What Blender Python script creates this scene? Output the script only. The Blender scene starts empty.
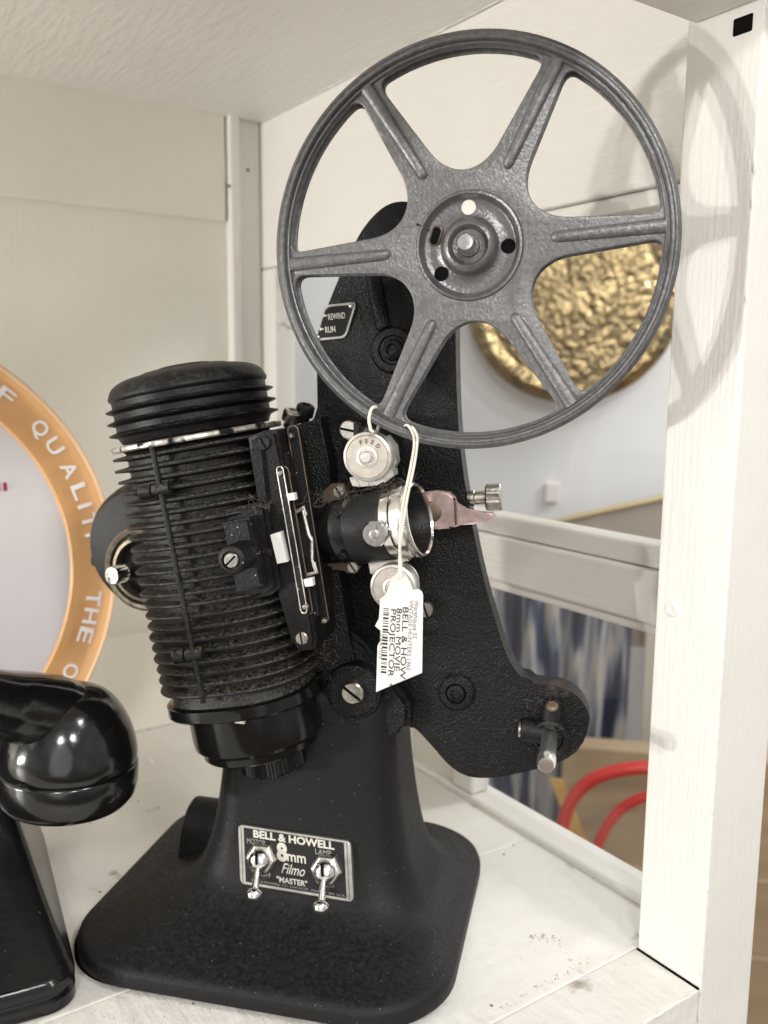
import bpy, bmesh, math, random
from mathutils import Vector, Matrix, noise
random.seed(7)
S = bpy.context.scene
COL = S.collection
R = math.radians
V = Vector

# ------------------------------------------------------------------ camera
FPX = 892.0
psi, pit, rol = R(34.5), R(8.4), R(0.5)
CAM = V((0, 0, 0.25))
fw = V((math.sin(psi)*math.cos(pit), math.cos(psi)*math.cos(pit), -math.sin(pit)))
r0 = V((math.cos(psi), -math.sin(psi), 0)); u0 = r0.cross(fw)
rt = r0*math.cos(rol) + u0*math.sin(rol); up = rt.cross(fw)
cd = bpy.data.cameras.new('camera'); cam = bpy.data.objects.new('camera', cd); COL.objects.link(cam)
cam.matrix_world = Matrix.Translation(CAM) @ Matrix((rt, up, -fw)).transposed().to_4x4()
cd.sensor_fit = 'HORIZONTAL'; cd.sensor_width = 36; cd.lens = FPX/768*36
cd.clip_start = 0.01; cd.clip_end = 100
cd.dof.use_dof = True; cd.dof.focus_distance = 0.335; cd.dof.aperture_fstop = 16
S.camera = cam

def ray(px, py): return fw + rt*((px-384)/FPX) - up*((py-512)/FPX)

class Frame:
    """a local frame (location + turn about z); P gives the local point seen at a pixel on a local plane y = const"""
    def __init__(s, loc, deg):
        s.loc = V(loc); s.deg = deg; a = R(deg)
        s.U = V((math.cos(a), math.sin(a), 0)); s.Y = V((-math.sin(a), math.cos(a), 0))
    def P(s, px, py, y):
        d = ray(px, py); n = s.Y
        t = ((s.loc + n*y - CAM).dot(n))/d.dot(n); q = CAM + d*t - s.loc
        return V((q.dot(s.U), y, q.z))
    def PXp(s, px, py, x):
        d = ray(px, py); n = s.U
        t = ((s.loc + n*x - CAM).dot(n))/d.dot(n); q = CAM + d*t - s.loc
        return V((x, q.dot(s.Y), q.z))
    def shifted(s, off): return Frame(s.loc + s.U*off[0] + s.Y*off[1] + V((0, 0, off[2])), s.deg)

# ------------------------------------------------------------------ materials
def mat(name, col, rough=.5, metal=0., spec=.5, bump=None, var=None, dust=None, coat=0., emit=None, specks=None):
    """bump: list of (kind, scale, strength(distance m), stretch) ; var: (scale, amount) ; dust: (colour, noise scale, lo, hi, up)"""
    m = bpy.data.materials.new(name); m.use_nodes = True
    nt = m.node_tree; N = nt.nodes; Lk = nt.links
    b = N['Principled BSDF']
    b.inputs['Roughness'].default_value = rough; b.inputs['Metallic'].default_value = metal
    b.inputs['Specular IOR Level'].default_value = spec; b.inputs['Coat Weight'].default_value = coat
    b.inputs['Coat Roughness'].default_value = .08
    tc = N.new('ShaderNodeTexCoord')
    def noi(scale, stretch=(1, 1, 1), kind='noise', detail=4):
        mp = N.new('ShaderNodeMapping'); mp.inputs['Scale'].default_value = stretch
        Lk.new(tc.outputs['Object'], mp.inputs['Vector'])
        if kind == 'voronoi':
            t = N.new('ShaderNodeTexVoronoi'); t.inputs['Scale'].default_value = scale; t.feature = 'SMOOTH_F1'
            t.inputs['Smoothness'].default_value = .6
            Lk.new(mp.outputs[0], t.inputs['Vector']); return t.outputs['Distance']
        if kind == 'crack':
            t = N.new('ShaderNodeTexVoronoi'); t.inputs['Scale'].default_value = scale; t.feature = 'DISTANCE_TO_EDGE'
            nn = N.new('ShaderNodeTexNoise'); nn.inputs['Scale'].default_value = scale*1.3
            Lk.new(mp.outputs[0], nn.inputs['Vector'])
            ad = N.new('ShaderNodeVectorMath'); ad.operation = 'MULTIPLY_ADD'
            Lk.new(nn.outputs['Color'], ad.inputs[0]); ad.inputs[1].default_value = (1.2/scale,)*3; Lk.new(mp.outputs[0], ad.inputs[2])
            Lk.new(ad.outputs[0], t.inputs['Vector'])
            cr = N.new('ShaderNodeMath'); cr.operation = 'MINIMUM'; Lk.new(t.outputs['Distance'], cr.inputs[0]); cr.inputs[1].default_value = .12
            return cr.outputs[0]
        t = N.new('ShaderNodeTexNoise'); t.inputs['Scale'].default_value = scale; t.inputs['Detail'].default_value = detail
        Lk.new(mp.outputs[0], t.inputs['Vector']); return t.outputs['Fac']
    c4 = (*col, 1)
    out = None
    if var:
        sc, am = var[0], var[1]; st = var[2] if len(var) > 2 else (1, 1, 1)
        mr = N.new('ShaderNodeMapRange'); Lk.new(noi(sc, st), mr.inputs[0])
        mr.inputs[1].default_value = .3; mr.inputs[2].default_value = .7
        mx = N.new('ShaderNodeMix'); mx.data_type = 'RGBA'; Lk.new(mr.outputs[0], mx.inputs[0])
        mx.inputs[6].default_value = (*[max(0, c*(1-am)) for c in col], 1)
        mx.inputs[7].default_value = (*[min(1, c*(1+am)) for c in col], 1)
        out = mx.outputs[2]
    if dust:
        dc, ds, lo, hi, upw = dust
        mr = N.new('ShaderNodeMapRange'); Lk.new(noi(ds, detail=8), mr.inputs[0]); mr.inputs[1].default_value = lo; mr.inputs[2].default_value = hi
        fac = mr.outputs[0]
        if upw:
            ge = N.new('ShaderNodeNewGeometry'); sx = N.new('ShaderNodeSeparateXYZ'); Lk.new(ge.outputs['Normal'], sx.inputs[0])
            m2 = N.new('ShaderNodeMapRange'); Lk.new(sx.outputs['Z'], m2.inputs[0]); m2.inputs[1].default_value = -.1; m2.inputs[2].default_value = .8
            mm = N.new('ShaderNodeMath'); mm.operation = 'MULTIPLY'; Lk.new(fac, mm.inputs[0]); Lk.new(m2.outputs[0], mm.inputs[1]); fac = mm.outputs[0]
        mx = N.new('ShaderNodeMix'); mx.data_type = 'RGBA'; Lk.new(fac, mx.inputs[0])
        if out: Lk.new(out, mx.inputs[6])
        else: mx.inputs[6].default_value = c4
        mx.inputs[7].default_value = (*dc, 1); out = mx.outputs[2]
        rr = N.new('ShaderNodeMapRange'); Lk.new(fac, rr.inputs[0]); rr.inputs[3].default_value = rough; rr.inputs[4].default_value = .9
        Lk.new(rr.outputs[0], b.inputs['Roughness'])
    if specks:
        sc, thr, scol = specks
        t = N.new('ShaderNodeTexVoronoi'); t.inputs['Scale'].default_value = sc; Lk.new(tc.outputs['Object'], t.inputs['Vector'])
        l1 = N.new('ShaderNodeMath'); l1.operation = 'LESS_THAN'; Lk.new(t.outputs['Distance'], l1.inputs[0]); l1.inputs[1].default_value = thr
        sp = N.new('ShaderNodeSeparateColor'); Lk.new(t.outputs['Color'], sp.inputs[0])
        l2 = N.new('ShaderNodeMath'); l2.operation = 'GREATER_THAN'; Lk.new(sp.outputs[0], l2.inputs[0]); l2.inputs[1].default_value = .72
        mm = N.new('ShaderNodeMath'); mm.operation = 'MULTIPLY'; Lk.new(l1.outputs[0], mm.inputs[0]); Lk.new(l2.outputs[0], mm.inputs[1])
        mx = N.new('ShaderNodeMix'); mx.data_type = 'RGBA'; Lk.new(mm.outputs[0], mx.inputs[0])
        if out: Lk.new(out, mx.inputs[6])
        else: mx.inputs[6].default_value = c4
        mx.inputs[7].default_value = (*scol, 1); out = mx.outputs[2]
    if out: Lk.new(out, b.inputs['Base Color'])
    else: b.inputs['Base Color'].default_value = c4
    last = None
    for bp in (bump or []):
        kind, sc, dist = bp[0], bp[1], bp[2]; st = bp[3] if len(bp) > 3 else (1, 1, 1)
        bn = N.new('ShaderNodeBump'); bn.inputs['Strength'].default_value = 1; bn.inputs['Distance'].default_value = dist
        Lk.new(noi(sc, st, kind), bn.inputs['Height'])
        if last: Lk.new(last, bn.inputs['Normal'])
        last = bn.outputs[0]
    if last: Lk.new(last, b.inputs['Normal'])
    return m

DUST = (.20, .155, .115)
M = {}
M['black'] = mat('black_crinkle_enamel', (.0065, .0065, .007), .48, spec=.32, bump=[('voronoi', 1500, .00012), ('noise', 500, .00015)], dust=(DUST, 60, .60, .95, True), specks=(420, .13, (.35, .33, .30)))
M['armblack'] = mat('black_wrinkle_paint', (.0045, .0045, .005), .38, spec=.27, bump=[('voronoi', 1500, .0003), ('noise', 800, .0003)], dust=(DUST, 45, .66, 1.0, False), specks=(650, .11, (.16, .16, .16)))
M['baseblack'] = mat('black_satin_enamel_base', (.0065, .0065, .007), .48, spec=.26, bump=[('noise', 900, .00018), ('noise', 120, .00025)], dust=((.022, .020, .018), 500, .40, .95, True), specks=(480, .07, (.40, .38, .35)))
M['fin'] = mat('black_fin_casting', (.006, .006, .006), .42, spec=.30, bump=[('noise', 900, .0003)], dust=((.125, .103, .082), 750, .42, .72, True))
M['cap'] = mat('black_cap_enamel', (.005, .005, .0052), .43, spec=.26, bump=[('noise', 900, .0002)], dust=((.10, .09, .08), 400, .48, .95, True))
M['gloss'] = mat('black_bakelite', (.005, .0045, .0045), .15, spec=.38, bump=[('noise', 60, .0001)], dust=((.10, .08, .06), 90, .62, 1.0, True))
M['lensblack'] = mat('lens_black', (.009, .009, .009), .40, spec=.35, bump=[('noise', 1300, .00022)], dust=(DUST, 120, .58, .85, True))
M['lensgloss'] = mat('lens_black_smooth', (.01, .01, .01), .26, spec=.5)
M['phone'] = mat('phone_bakelite', (.0055, .005, .0045), .15, spec=.55, bump=[('noise', 35, .0006)], dust=((.06, .055, .05), 500, .66, 1.0, True))
M['phonefront'] = mat('phone_metal_enamel', (.007, .007, .007), .20, spec=.4, bump=[('noise', 40, .0005)], specks=(420, .05, (.4, .4, .4)))
M['hammer'] = mat('grey_hammertone', (.150, .149, .152), .36, metal=.45, spec=.5, bump=[('voronoi', 900, .00010), ('crack', 520, .0003)], var=(520, .22), dust=((.085, .085, .087), 40, .55, .75, False))
M['hammerd'] = mat('grey_hammertone_hub', (.15, .145, .148), .32, metal=.5, bump=[('voronoi', 800, .0001)], var=(300, .12))
M['chrome'] = mat('chrome', (.78, .77, .75), .16, metal=1, bump=[('noise', 500, .0001)], var=(200, .15))
M['nickel'] = mat('worn_nickel', (.60, .57, .52), .28, metal=1, bump=[('noise', 600, .00015)], var=(250, .25), dust=((.35, .28, .2), 180, .62, .95, False))
M['alu'] = mat('pale_aluminium', (.66, .64, .60), .42, metal=.75, bump=[('noise', 900, .0001)], var=(260, .12))
M['aluface'] = mat('aluminium_face', (.52, .48, .43), .5, metal=.6, var=(300, .14))
M['brown'] = mat('tarnished_bracket', (.16, .115, .08), .45, metal=.6, var=(200, .3))
M['pink'] = mat('copper_tinted_lever', (.62, .47, .44), .30, metal=.9, var=(160, .2), bump=[('noise', 400, .0001)])
M['brassring'] = mat('dull_brass_ring', (.20, .17, .13), .45, metal=.8, var=(300, .3))
M['bare'] = mat('bare_worn_metal', (.66, .63, .58), .32, metal=.85, var=(170, .5), dust=((.03, .03, .03), 150, .52, .62, False))
M['white'] = mat('white_plastic', (.75, .75, .73), .4)
M['dark'] = mat('dark_slot', (.006, .006, .006), .9, spec=.05)
M['plateblack'] = mat('nameplate_black', (.012, .012, .012), .25, spec=.5, bump=[('noise', 200, .0001)])
M['platemetal'] = mat('nameplate_metal', (.52, .51, .48), .35, metal=.8, var=(200, .2))
M['letter'] = mat('plate_lettering', (.60, .58, .52), .45, metal=.3)
M['letterdim'] = mat('plate_small_lettering', (.30, .29, .27), .5, metal=.3)
M['wlet'] = mat('white_lettering', (.9, .87, .86), .4)
M['paper'] = mat('white_card', (.68, .66, .63), .75, var=(120, .03))
M['label'] = mat('sticker_paper', (.72, .70, .68), .55)
M['ink'] = mat('black_print', (.02, .02, .02), .6)
M['inkg'] = mat('grey_print', (.22, .22, .22), .6)
M['string'] = mat('cotton_string', (.72, .69, .62), .9, bump=[('noise', 1500, .0003)])
M['lint'] = mat('brown_lint', (.11, .088, .068), .95)
M['peach'] = mat('copper_orange_rim', (.66, .37, .16), .38, spec=.4, metal=.0, var=(30, .12))
M['peachedge'] = mat('pale_copper_edge', (.80, .55, .34), .3, metal=.3)
M['signface'] = mat('pale_grey_sign_face', (.66, .63, .64), .35, var=(14, .05))
M['redink'] = mat('dark_red_print', (.35, .02, .05), .5)
M['brass'] = mat('embossed_brass', (.36, .27, .14), .28, metal=1, bump=[('noise', 120, .0015)], var=(30, .35))
M['red'] = mat('red_enamel', (.55, .035, .03), .3, spec=.5)
M['carton'] = mat('tan_wood', (.36, .27, .17), .6, var=(8, .12, (1, 1, 6)))
M['yellow'] = mat('yellow_band', (.60, .38, .12), .5)
M['shopwall'] = mat('cool_white_wall', (.72, .72, .735), .6, var=(3, .05))
M['goldedge'] = mat('gold_edge', (.62, .5, .3), .4, metal=.5)
M['greytan'] = mat('taupe_board', (.36, .31, .26), .6)
M['shopfloor'] = mat('brown_floor', (.22, .15, .09), .5, var=(5, .3))
PST = [('noise', 60, .0012, (6, 6, .35)), ('noise', 25, .0016)]
M['paint'] = mat('cream_paint_vertical', (.785, .77, .73), .38, bump=[('noise', 90, .00028, (7, 7, .3)), ('noise', 30, .0008), ('noise', 400, .0001)], var=(12, .02))
M['painth'] = mat('cream_paint_horizontal', (.785, .77, .73), .38, bump=[('noise', 80, .00035, (.3, .3, 7)), ('noise', 25, .0008)], var=(12, .02))
M['paintwall'] = mat('cream_wall_paint', (.78, .75, .675), .45, bump=[('noise', 90, .00018, (5, 5, .4)), ('noise', 16, .0009)], var=(9, .035))
M['ceilpaint'] = mat('cream_ceiling_paint', (.74, .725, .69), .45, bump=[('noise', 150, .0006, (1.6, .25, 1)), ('noise', 170, .0004, (.25, 1.6, 1)), ('noise', 25, .001)], var=(8, .03))
M['floorpaint'] = mat('worn_white_shelf_paint', (.77, .755, .71), .36, bump=[('noise', 40, .0010, (3, .5, 1)), ('noise', 120, .0006)],
                      var=(14, .05), dust=((.24, .19, .13), 44, .66, .76, False), specks=(120, .10, (.22, .18, .13)))

# striped blue cloth / picture behind the lower pane
def cloth_mat():
    m = bpy.data.materials.new('blue_striped_cloth'); m.use_nodes = True; nt = m.node_tree; N = nt.nodes; Lk = nt.links
    tc = N.new('ShaderNodeTexCoord'); mp = N.new('ShaderNodeMapping'); mp.inputs['Scale'].default_value = (1, 1, .12)
    n = N.new('ShaderNodeTexNoise'); n.inputs['Scale'].default_value = 26; n.inputs['Detail'].default_value = 3
    cr = N.new('ShaderNodeValToRGB'); e = cr.color_ramp.elements
    e[0].position = .34; e[0].color = (.02, .025, .05, 1); e[1].position = .42; e[1].color = (.04, .05, .09, 1)
    for p, c in ((.45, (.12, .14, .19)), (.49, (.40, .41, .44)), (.54, (.52, .46, .40)), (.58, (.24, .28, .34)), (.62, (.04, .05, .10))):
        x = e.new(p); x.color = (*c, 1)
    n2 = N.new('ShaderNodeTexNoise'); n2.inputs['Scale'].default_value = 18
    mx = N.new('ShaderNodeMix'); mx.data_type = 'RGBA'; mx.blend_type = 'MULTIPLY'; mx.inputs[0].default_value = .35
    Lk.new(tc.outputs['Object'], mp.inputs[0]); Lk.new(mp.outputs[0], n.inputs['Vector']); Lk.new(n.outputs['Fac'], cr.inputs[0])
    Lk.new(tc.outputs['Object'], n2.inputs['Vector']); Lk.new(cr.outputs[0], mx.inputs[6]); Lk.new(n2.outputs['Fac'], mx.inputs[7])
    Lk.new(mx.outputs[2], N['Principled BSDF'].inputs['Base Color']); N['Principled BSDF'].inputs['Roughness'].default_value = .7
    return m
M['cloth'] = cloth_mat()
def glass_mat():
    m = bpy.data.materials.new('window_glass'); m.use_nodes = True; nt = m.node_tree; N = nt.nodes; Lk = nt.links
    N.remove(N['Principled BSDF'])
    t = N.new('ShaderNodeBsdfTransparent'); t.inputs[0].default_value = (.965, .975, .97, 1)
    g = N.new('ShaderNodeBsdfGlossy'); g.inputs['Roughness'].default_value = .02
    f = N.new('ShaderNodeLayerWeight'); f.inputs[0].default_value = .5
    pw = N.new('ShaderNodeMath'); pw.operation = 'POWER'; Lk.new(f.outputs['Facing'], pw.inputs[0]); pw.inputs[1].default_value = 4.5
    ma = N.new('ShaderNodeMath'); ma.operation = 'MULTIPLY_ADD'; Lk.new(pw.outputs[0], ma.inputs[0]); ma.inputs[1].default_value = .6; ma.inputs[2].default_value = .025
    mx = N.new('ShaderNodeMixShader'); Lk.new(ma.outputs[0], mx.inputs[0]); Lk.new(t.outputs[0], mx.inputs[1]); Lk.new(g.outputs[0], mx.inputs[2])
    Lk.new(mx.outputs[0], N['Material Output'].inputs[0]); return m
M['glass'] = glass_mat()

# ------------------------------------------------------------------ object helpers
def thing(name, label, cat, fr, group=None):
    o = bpy.data.objects.new(name, None); COL.objects.link(o); o.empty_display_size = .02
    o.location = fr.loc; o.rotation_euler = (0, 0, R(fr.deg)); o['label'] = label; o['category'] = cat
    if group: o['group'] = group
    return o
def finish(name, bm, m, parent=None, smooth=35, label=None, bevel=0, bseg=2):
    bmesh.ops.recalc_face_normals(bm, faces=bm.faces)
    me = bpy.data.meshes.new(name); bm.to_mesh(me); bm.free()
    me.materials.append(M[m] if isinstance(m, str) else m)
    if smooth is not None:
        me.shade_smooth(); me.set_sharp_from_angle(angle=R(smooth))
    o = bpy.data.objects.new(name, me); COL.objects.link(o); o.parent = parent
    if bevel:
        b = o.modifiers.new('bevel', 'BEVEL'); b.width = bevel; b.segments = bseg; b.limit_method = 'ANGLE'; b.angle_limit = R(40); b.harden_normals = False
    if label: o['label'] = label
    return o
def struct(o, label=None):
    o['kind'] = 'structure'
    if label: o['label'] = label
    return o
def NB(): return bmesh.new()
def add_box(bm, lo, hi, mtx=None):
    lo, hi = V(lo), V(hi); c = (lo+hi)/2; s = hi-lo
    mm = Matrix.Translation(c) @ Matrix.Diagonal((*s, 1))
    if mtx: mm = mtx @ mm
    bmesh.ops.create_cube(bm, size=1, matrix=mm)
def add_prism(bm, pts, y0, y1, pts1=None):
    """outline pts [(x,z)..] extruded from y0 to y1 ; y0 the front"""
    a = [bm.verts.new((p[0], y0, p[1])) for p in pts]; q = pts1 or pts
    b = [bm.verts.new((p[0], y1, p[1])) for p in q]; n = len(a)
    fa = bm.faces.new(a); fb = bm.faces.new(b[::-1])
    for i in range(n): bm.faces.new((a[i], b[i], b[(i+1) % n], a[(i+1) % n]))
    return fa, fb
def basis(d):
    d = V(d).normalized(); h = V((0, 0, 1)) if abs(d.z) < .9 else V((1, 0, 0))
    x = d.cross(h).normalized(); y = x.cross(d).normalized(); return x, y, d
def add_lathe(bm, o, d, prof, seg=64, caps=True, wob=None):
    """profile [(r, t)] about axis o + d t"""
    x, y, d = basis(d); o = V(o); rings = []
    for k, (r, t) in enumerate(prof):
        if r < 1e-6: rings.append([bm.verts.new(o+d*t)]); continue
        rg = []
        for i in range(seg):
            a = 2*math.pi*i/seg; rr = r*(wob(k, i) if wob else 1)
            rg.append(bm.verts.new(o + d*t + (x*math.cos(a) + y*math.sin(a))*rr))
        rings.append(rg)
    for A, B in zip(rings, rings[1:]):
        if len(A) == 1 and len(B) == 1: continue
        for i in range(seg):
            j = (i+1) % seg
            if len(A) == 1: bm.faces.new((A[0], B[j], B[i]))
            elif len(B) == 1: bm.faces.new((A[i], A[j], B[0]))
            else: bm.faces.new((A[i], A[j], B[j], B[i]))
    if caps:
        if len(rings[0]) > 1: bm.faces.new(rings[0][::-1])
        if len(rings[-1]) > 1: bm.faces.new(rings[-1])
def add_tube(bm, pts, r, seg=10, closed=False, flat=None):
    pts = [V(p) for p in pts]; n = len(pts); rings = []
    pv = None
    for i, p in enumerate(pts):
        a = pts[(i-1) % n] if (closed or i) else p; b = pts[(i+1) % n] if (closed or i < n-1) else p
        t = (b-a).normalized()
        if pv is None: x, yy, _ = basis(t)
        else:
            x = (pv - t*pv.dot(t)).normalized(); yy = x.cross(t)
        pv = x; rr = r[i] if isinstance(r, (list, tuple)) else r
        rings.append([bm.verts.new(p + (x*math.cos(2*math.pi*k/seg) + yy*math.sin(2*math.pi*k/seg))*rr) for k in range(seg)])
    m = n if closed else n-1
    for i in range(m):
        A, B = rings[i], rings[(i+1) % n]
        sh = 0
        if closed and i == n-1: sh = min(range(seg), key=lambda s: (A[0].co-B[s].co).length)
        for k in range(seg): bm.faces.new((A[k], A[(k+1) % seg], B[(k+1+sh) % seg], B[(k+sh) % seg]))
    if not closed: bm.faces.new(rings[0][::-1]); bm.faces.new(rings[-1])
def smoothpath(pts, n=8, closed=False):
    pts = [V(p) for p in pts]; out = []; m = len(pts)
    rng = range(m) if closed else range(m-1)
    for i in rng:
        g = (lambda k: pts[k % m]) if closed else (lambda k: pts[max(0, min(m-1, k))])
        p0, p1, p2, p3 = g(i-1), g(i), g(i+1), g(i+2)
        for k in range(n):
            t = k/n
            out.append(.5*((2*p1) + (p2-p0)*t + (2*p0-5*p1+4*p2-p3)*t*t + (3*p1-p0-3*p2+p3)*t**3))
    if not closed: out.append(pts[-1])
    return out
def rrect(x0, x1, y0, y1, r, n=10):
    out = []
    r = min(r, (x1-x0)/2*.999, (y1-y0)/2*.999)
    for cx, cy, a0 in ((x1-r, y1-r, 0), (x0+r, y1-r, 90), (x0+r, y0+r, 180), (x1-r, y0+r, 270)):
        for k in range(n+1):
            a = R(a0 + 90*k/n); out.append((cx+r*math.cos(a), cy+r*math.sin(a)))
    return out
def add_loft(bm, rings, caps=True):
    rr = [[bm.verts.new(p) for p in rg] for rg in rings]; n = len(rr[0])
    for A, B in zip(rr, rr[1:]):
        for i in range(n): bm.faces.new((A[i], A[(i+1) % n], B[(i+1) % n], B[i]))
    if caps: bm.faces.new(rr[0][::-1]); bm.faces.new(rr[-1])
def text_mesh(body, size, m, name, parent, origin, ex, ey, depth=.00015, bold=0., shear=0., width=None, align='LEFT', spacing=1., bm=None):
    """text laid along ex (advance) and ey (up), origin = baseline start; width scales the whole line to that length"""
    cu = bpy.data.curves.new('t', 'FONT'); cu.body = body; cu.size = 1; cu.extrude = 0; cu.offset = bold; cu.shear = shear; cu.space_character = spacing
    cu.align_x = 'LEFT'; cu.resolution_u = 3
    to = bpy.data.objects.new('t', cu); COL.objects.link(to)
    bpy.context.view_layer.update()
    me = bpy.data.meshes.new_from_object(to.evaluated_get(bpy.context.evaluated_depsgraph_get()))
    bpy.data.objects.remove(to); bpy.data.curves.remove(cu)
    xs = [v.co.x for v in me.vertices]; x0, x1 = min(xs), max(xs)
    sx = size if width is None else width/(x1-x0)
    ex = V(ex).normalized(); ey = V(ey).normalized(); ez = ex.cross(ey).normalized()
    off = {'LEFT': 0, 'CENTER': -.5}[align]*(x1-x0)
    mx = [V(origin) + ex*((v.co.x-x0+off)*sx) + ey*(v.co.y*size) for v in me.vertices]
    own = bm is None
    if own: bm = NB()
    top = [bm.verts.new(p+ez*depth) for p in mx]
    for p in me.polygons:
        try: bm.faces.new([top[i] for i in p.vertices])
        except ValueError: pass
    if own:
        r = bmesh.ops.extrude_face_region(bm, geom=list(bm.faces))
        for g in r['geom']:
            if isinstance(g, bmesh.types.BMVert): g.co -= ez*depth*.9
        return finish(name, bm, m, parent, smooth=None)
def curve_plate(outer, holes, y0, thick, bevel, seg=2):
    """flat plate with holes in the x-z plane; front face at y0, thickness back; returns bmesh"""
    cu = bpy.data.curves.new('c', 'CURVE'); cu.dimensions = '2D'; cu.fill_mode = 'BOTH'
    for pts in [outer]+holes:
        s = cu.splines.new('POLY'); s.points.add(len(pts)-1); s.use_cyclic_u = True
        for k, p in enumerate(pts): s.points[k].co = (p[0], p[1], 0, 1)
    cu.extrude = max(thick/2-bevel, 1e-5); cu.bevel_depth = bevel; cu.bevel_resolution = seg; cu.offset = -bevel
    o = bpy.data.objects.new('c', cu); COL.objects.link(o); bpy.context.view_layer.update()
    me = bpy.data.meshes.new_from_object(o.evaluated_get(bpy.context.evaluated_depsgraph_get()))
    bpy.data.objects.remove(o); bpy.data.curves.remove(cu)
    bm = NB(); bm.from_mesh(me); bmesh.ops.remove_doubles(bm, verts=bm.verts, dist=1e-6)
    for v in bm.verts: v.co = V((v.co.x, y0+thick/2-v.co.z, v.co.y))
    return bm
FR = V((0, -1, 0))    # towards the viewer in a projector-aligned frame
def slotted_screw(name, parent, c, r, h=.0015, m='nickel', ang=45, d=FR, seg=28):
    bm = NB(); add_lathe(bm, c, d, [(r, -.001), (r, h*.6), (r*.88, h), (0, h*1.05)], seg)
    o = finish(name, bm, m, parent)
    x, y, dd = basis(d); e = (x*math.cos(R(ang)) + y*math.sin(R(ang)))
    f = dd.cross(e); mm = Matrix((e, f, dd)).transposed().to_4x4(); mm.translation = V(c)+V(d)*h
    bm = NB(); add_box(bm, (-r*.92, -r*.13, -.0002), (r*.92, r*.13, .00012), mm); finish('slot', bm, 'dark', o, smooth=None)
    return o

# ================================================================== SETTING (cabinet corner)
W = Frame((0, 0, 0), 0)
XR = .331                       # window wall plane
def PX(px, py, x=XR): return W.PXp(px, py, x)
def gridbox(name, lo, hi, m, parent=None, bevel=.0012):
    bm = NB(); add_box(bm, lo, hi); return finish(name, bm, m, parent, smooth=None, bevel=bevel)
# shelf the things stand on: boards with seams
bm = NB()
edges = [.2035, .262, .42, .60, .80]
sh = struct(gridbox('shelf', (-.9, .2035-.10, -.030), (.3335, .2005, -.0), 'floorpaint'))
bpy.data.objects.remove(sh)
bm = NB()
for a, b, x1 in ((.2035, .2367, .3012), (.2371, .3350, .3295), (.3354, .5160, .3295), (.5164, .75, .3295)):
    add_box(bm, (-.9, a, -.028), (x1, b, 0))
shelf = struct(finish('shelf', bm, 'floorpaint', smooth=None, bevel=.0007), 'white painted wooden shelf the projector stands on')
# ledge under the window
bm = NB(); add_box(bm, (.3297, .2370, -.028), (.350, .75, .0035)); struct(finish('window_sill', bm, 'painth', smooth=None, bevel=.0015))
bm = NB()
def chip(px, py, r_):
    d = ray(px, py); q = CAM + d*(-CAM.z/d.z); n_ = random.randint(5, 8); a0 = random.random()*6; st = random.uniform(.3, .9)
    bm.faces.new([bm.verts.new((q.x+r_*random.uniform(.5, 1)*math.cos(a0+2*math.pi*k/n_), q.y+st*r_*random.uniform(.5, 1)*math.sin(a0+2*math.pi*k/n_), .00015)) for k in range(n_)])
for k in range(26): chip(random.gauss(542, 8), random.gauss(938, 2), random.uniform(.0003, .0010))
for k in range(16): t = random.random(); chip(556+14*t+random.gauss(0, 2), 940+22*t, random.uniform(.0002, .0006))
for k in range(60): t = random.random(); chip(500+90*t, 1010-52*t+random.gauss(0, 2), random.uniform(.0002, .0006))
for k in range(45): chip(random.uniform(90, 300), random.uniform(985, 1022), random.uniform(.0002, .0007))
for k in range(40): chip(random.uniform(480, 640), random.uniform(860, 1000), random.uniform(.00015, .0004))
pc = finish('paint_chips', bm, mat('bare_chip', (.30, .25, .18), .8), smooth=None); pc['kind'] = 'stuff'; pc['label'] = 'small dark chips and scuffs in the white shelf paint'; pc['category'] = 'paint chips'
# ceiling
bm = NB(); add_box(bm, (-.9, .2367, .4465), (.36, .80, .47)); struct(finish('ceiling', bm, 'ceilpaint', smooth=None))
bm = NB(); add_box(bm, (-.9, .18, .3850), (.3015, .2330, .47)); struct(finish('ceiling_beam', bm, 'ceilpaint', smooth=None, bevel=.001))
# left wall (leans back a little), boards
def wy(z): return .66
def wallboard(bm, x0, x1, z0, z1, proud, t=.012):
    v = [bm.verts.new(p) for p in ((x0, wy(z0)-proud, z0), (x1, wy(z0)-proud, z0), (x1, wy(z1)-proud, z1), (x0, wy(z1)-proud, z1),
                                    (x0, wy(z0)+t, z0), (x1, wy(z0)+t, z0), (x1, wy(z1)+t, z1), (x0, wy(z1)+t, z1))]
    for f in ((0, 1, 2, 3), (7, 6, 5, 4), (0, 4, 5, 1), (1, 5, 6, 2), (2, 6, 7, 3), (3, 7, 4, 0)): bm.faces.new([v[i] for i in f])
wl = None
bm = NB(); wallboard(bm, .1275, .345, -.02, .400, 0); wallboard(bm, -.9, .1270, -.02, .400, .0012)
wall = struct(finish('wall_left', bm, 'paintwall', smooth=None, bevel=.001), 'cream painted board wall at the left')
d_ = ray(110, 208); t_ = (.66-.006 - CAM.y)/d_.y; WZ = (CAM + d_*t_).z
def WX(px, py, pr=0):
    d = ray(px, py); t = (.66-pr - CAM.y)/d.y; return (CAM + d*t).x
xb0, xb1, xb2 = WX(226, 180, .006), WX(229, 180, .008), WX(240, 180, .008)
bm = NB(); wallboard(bm, -.9, xb0, WZ, .452, .006); finish('top_rail', bm, 'paintwall', wall, smooth=None, bevel=.0015)
bm = NB(); add_loft(bm, [[V(p) for p in ((x, .600, .0004), (x, .6595, .0004), (x, .6595, .055))] for x in (-.9, .330)]); finish('skirting', bm, 'paintwall', wall, smooth=None)
bm = NB(); wallboard(bm, xb2, .331, -.02, .449, .004); finish('corner_batten', bm, 'paint', wall, smooth=None, bevel=.0015)
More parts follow.
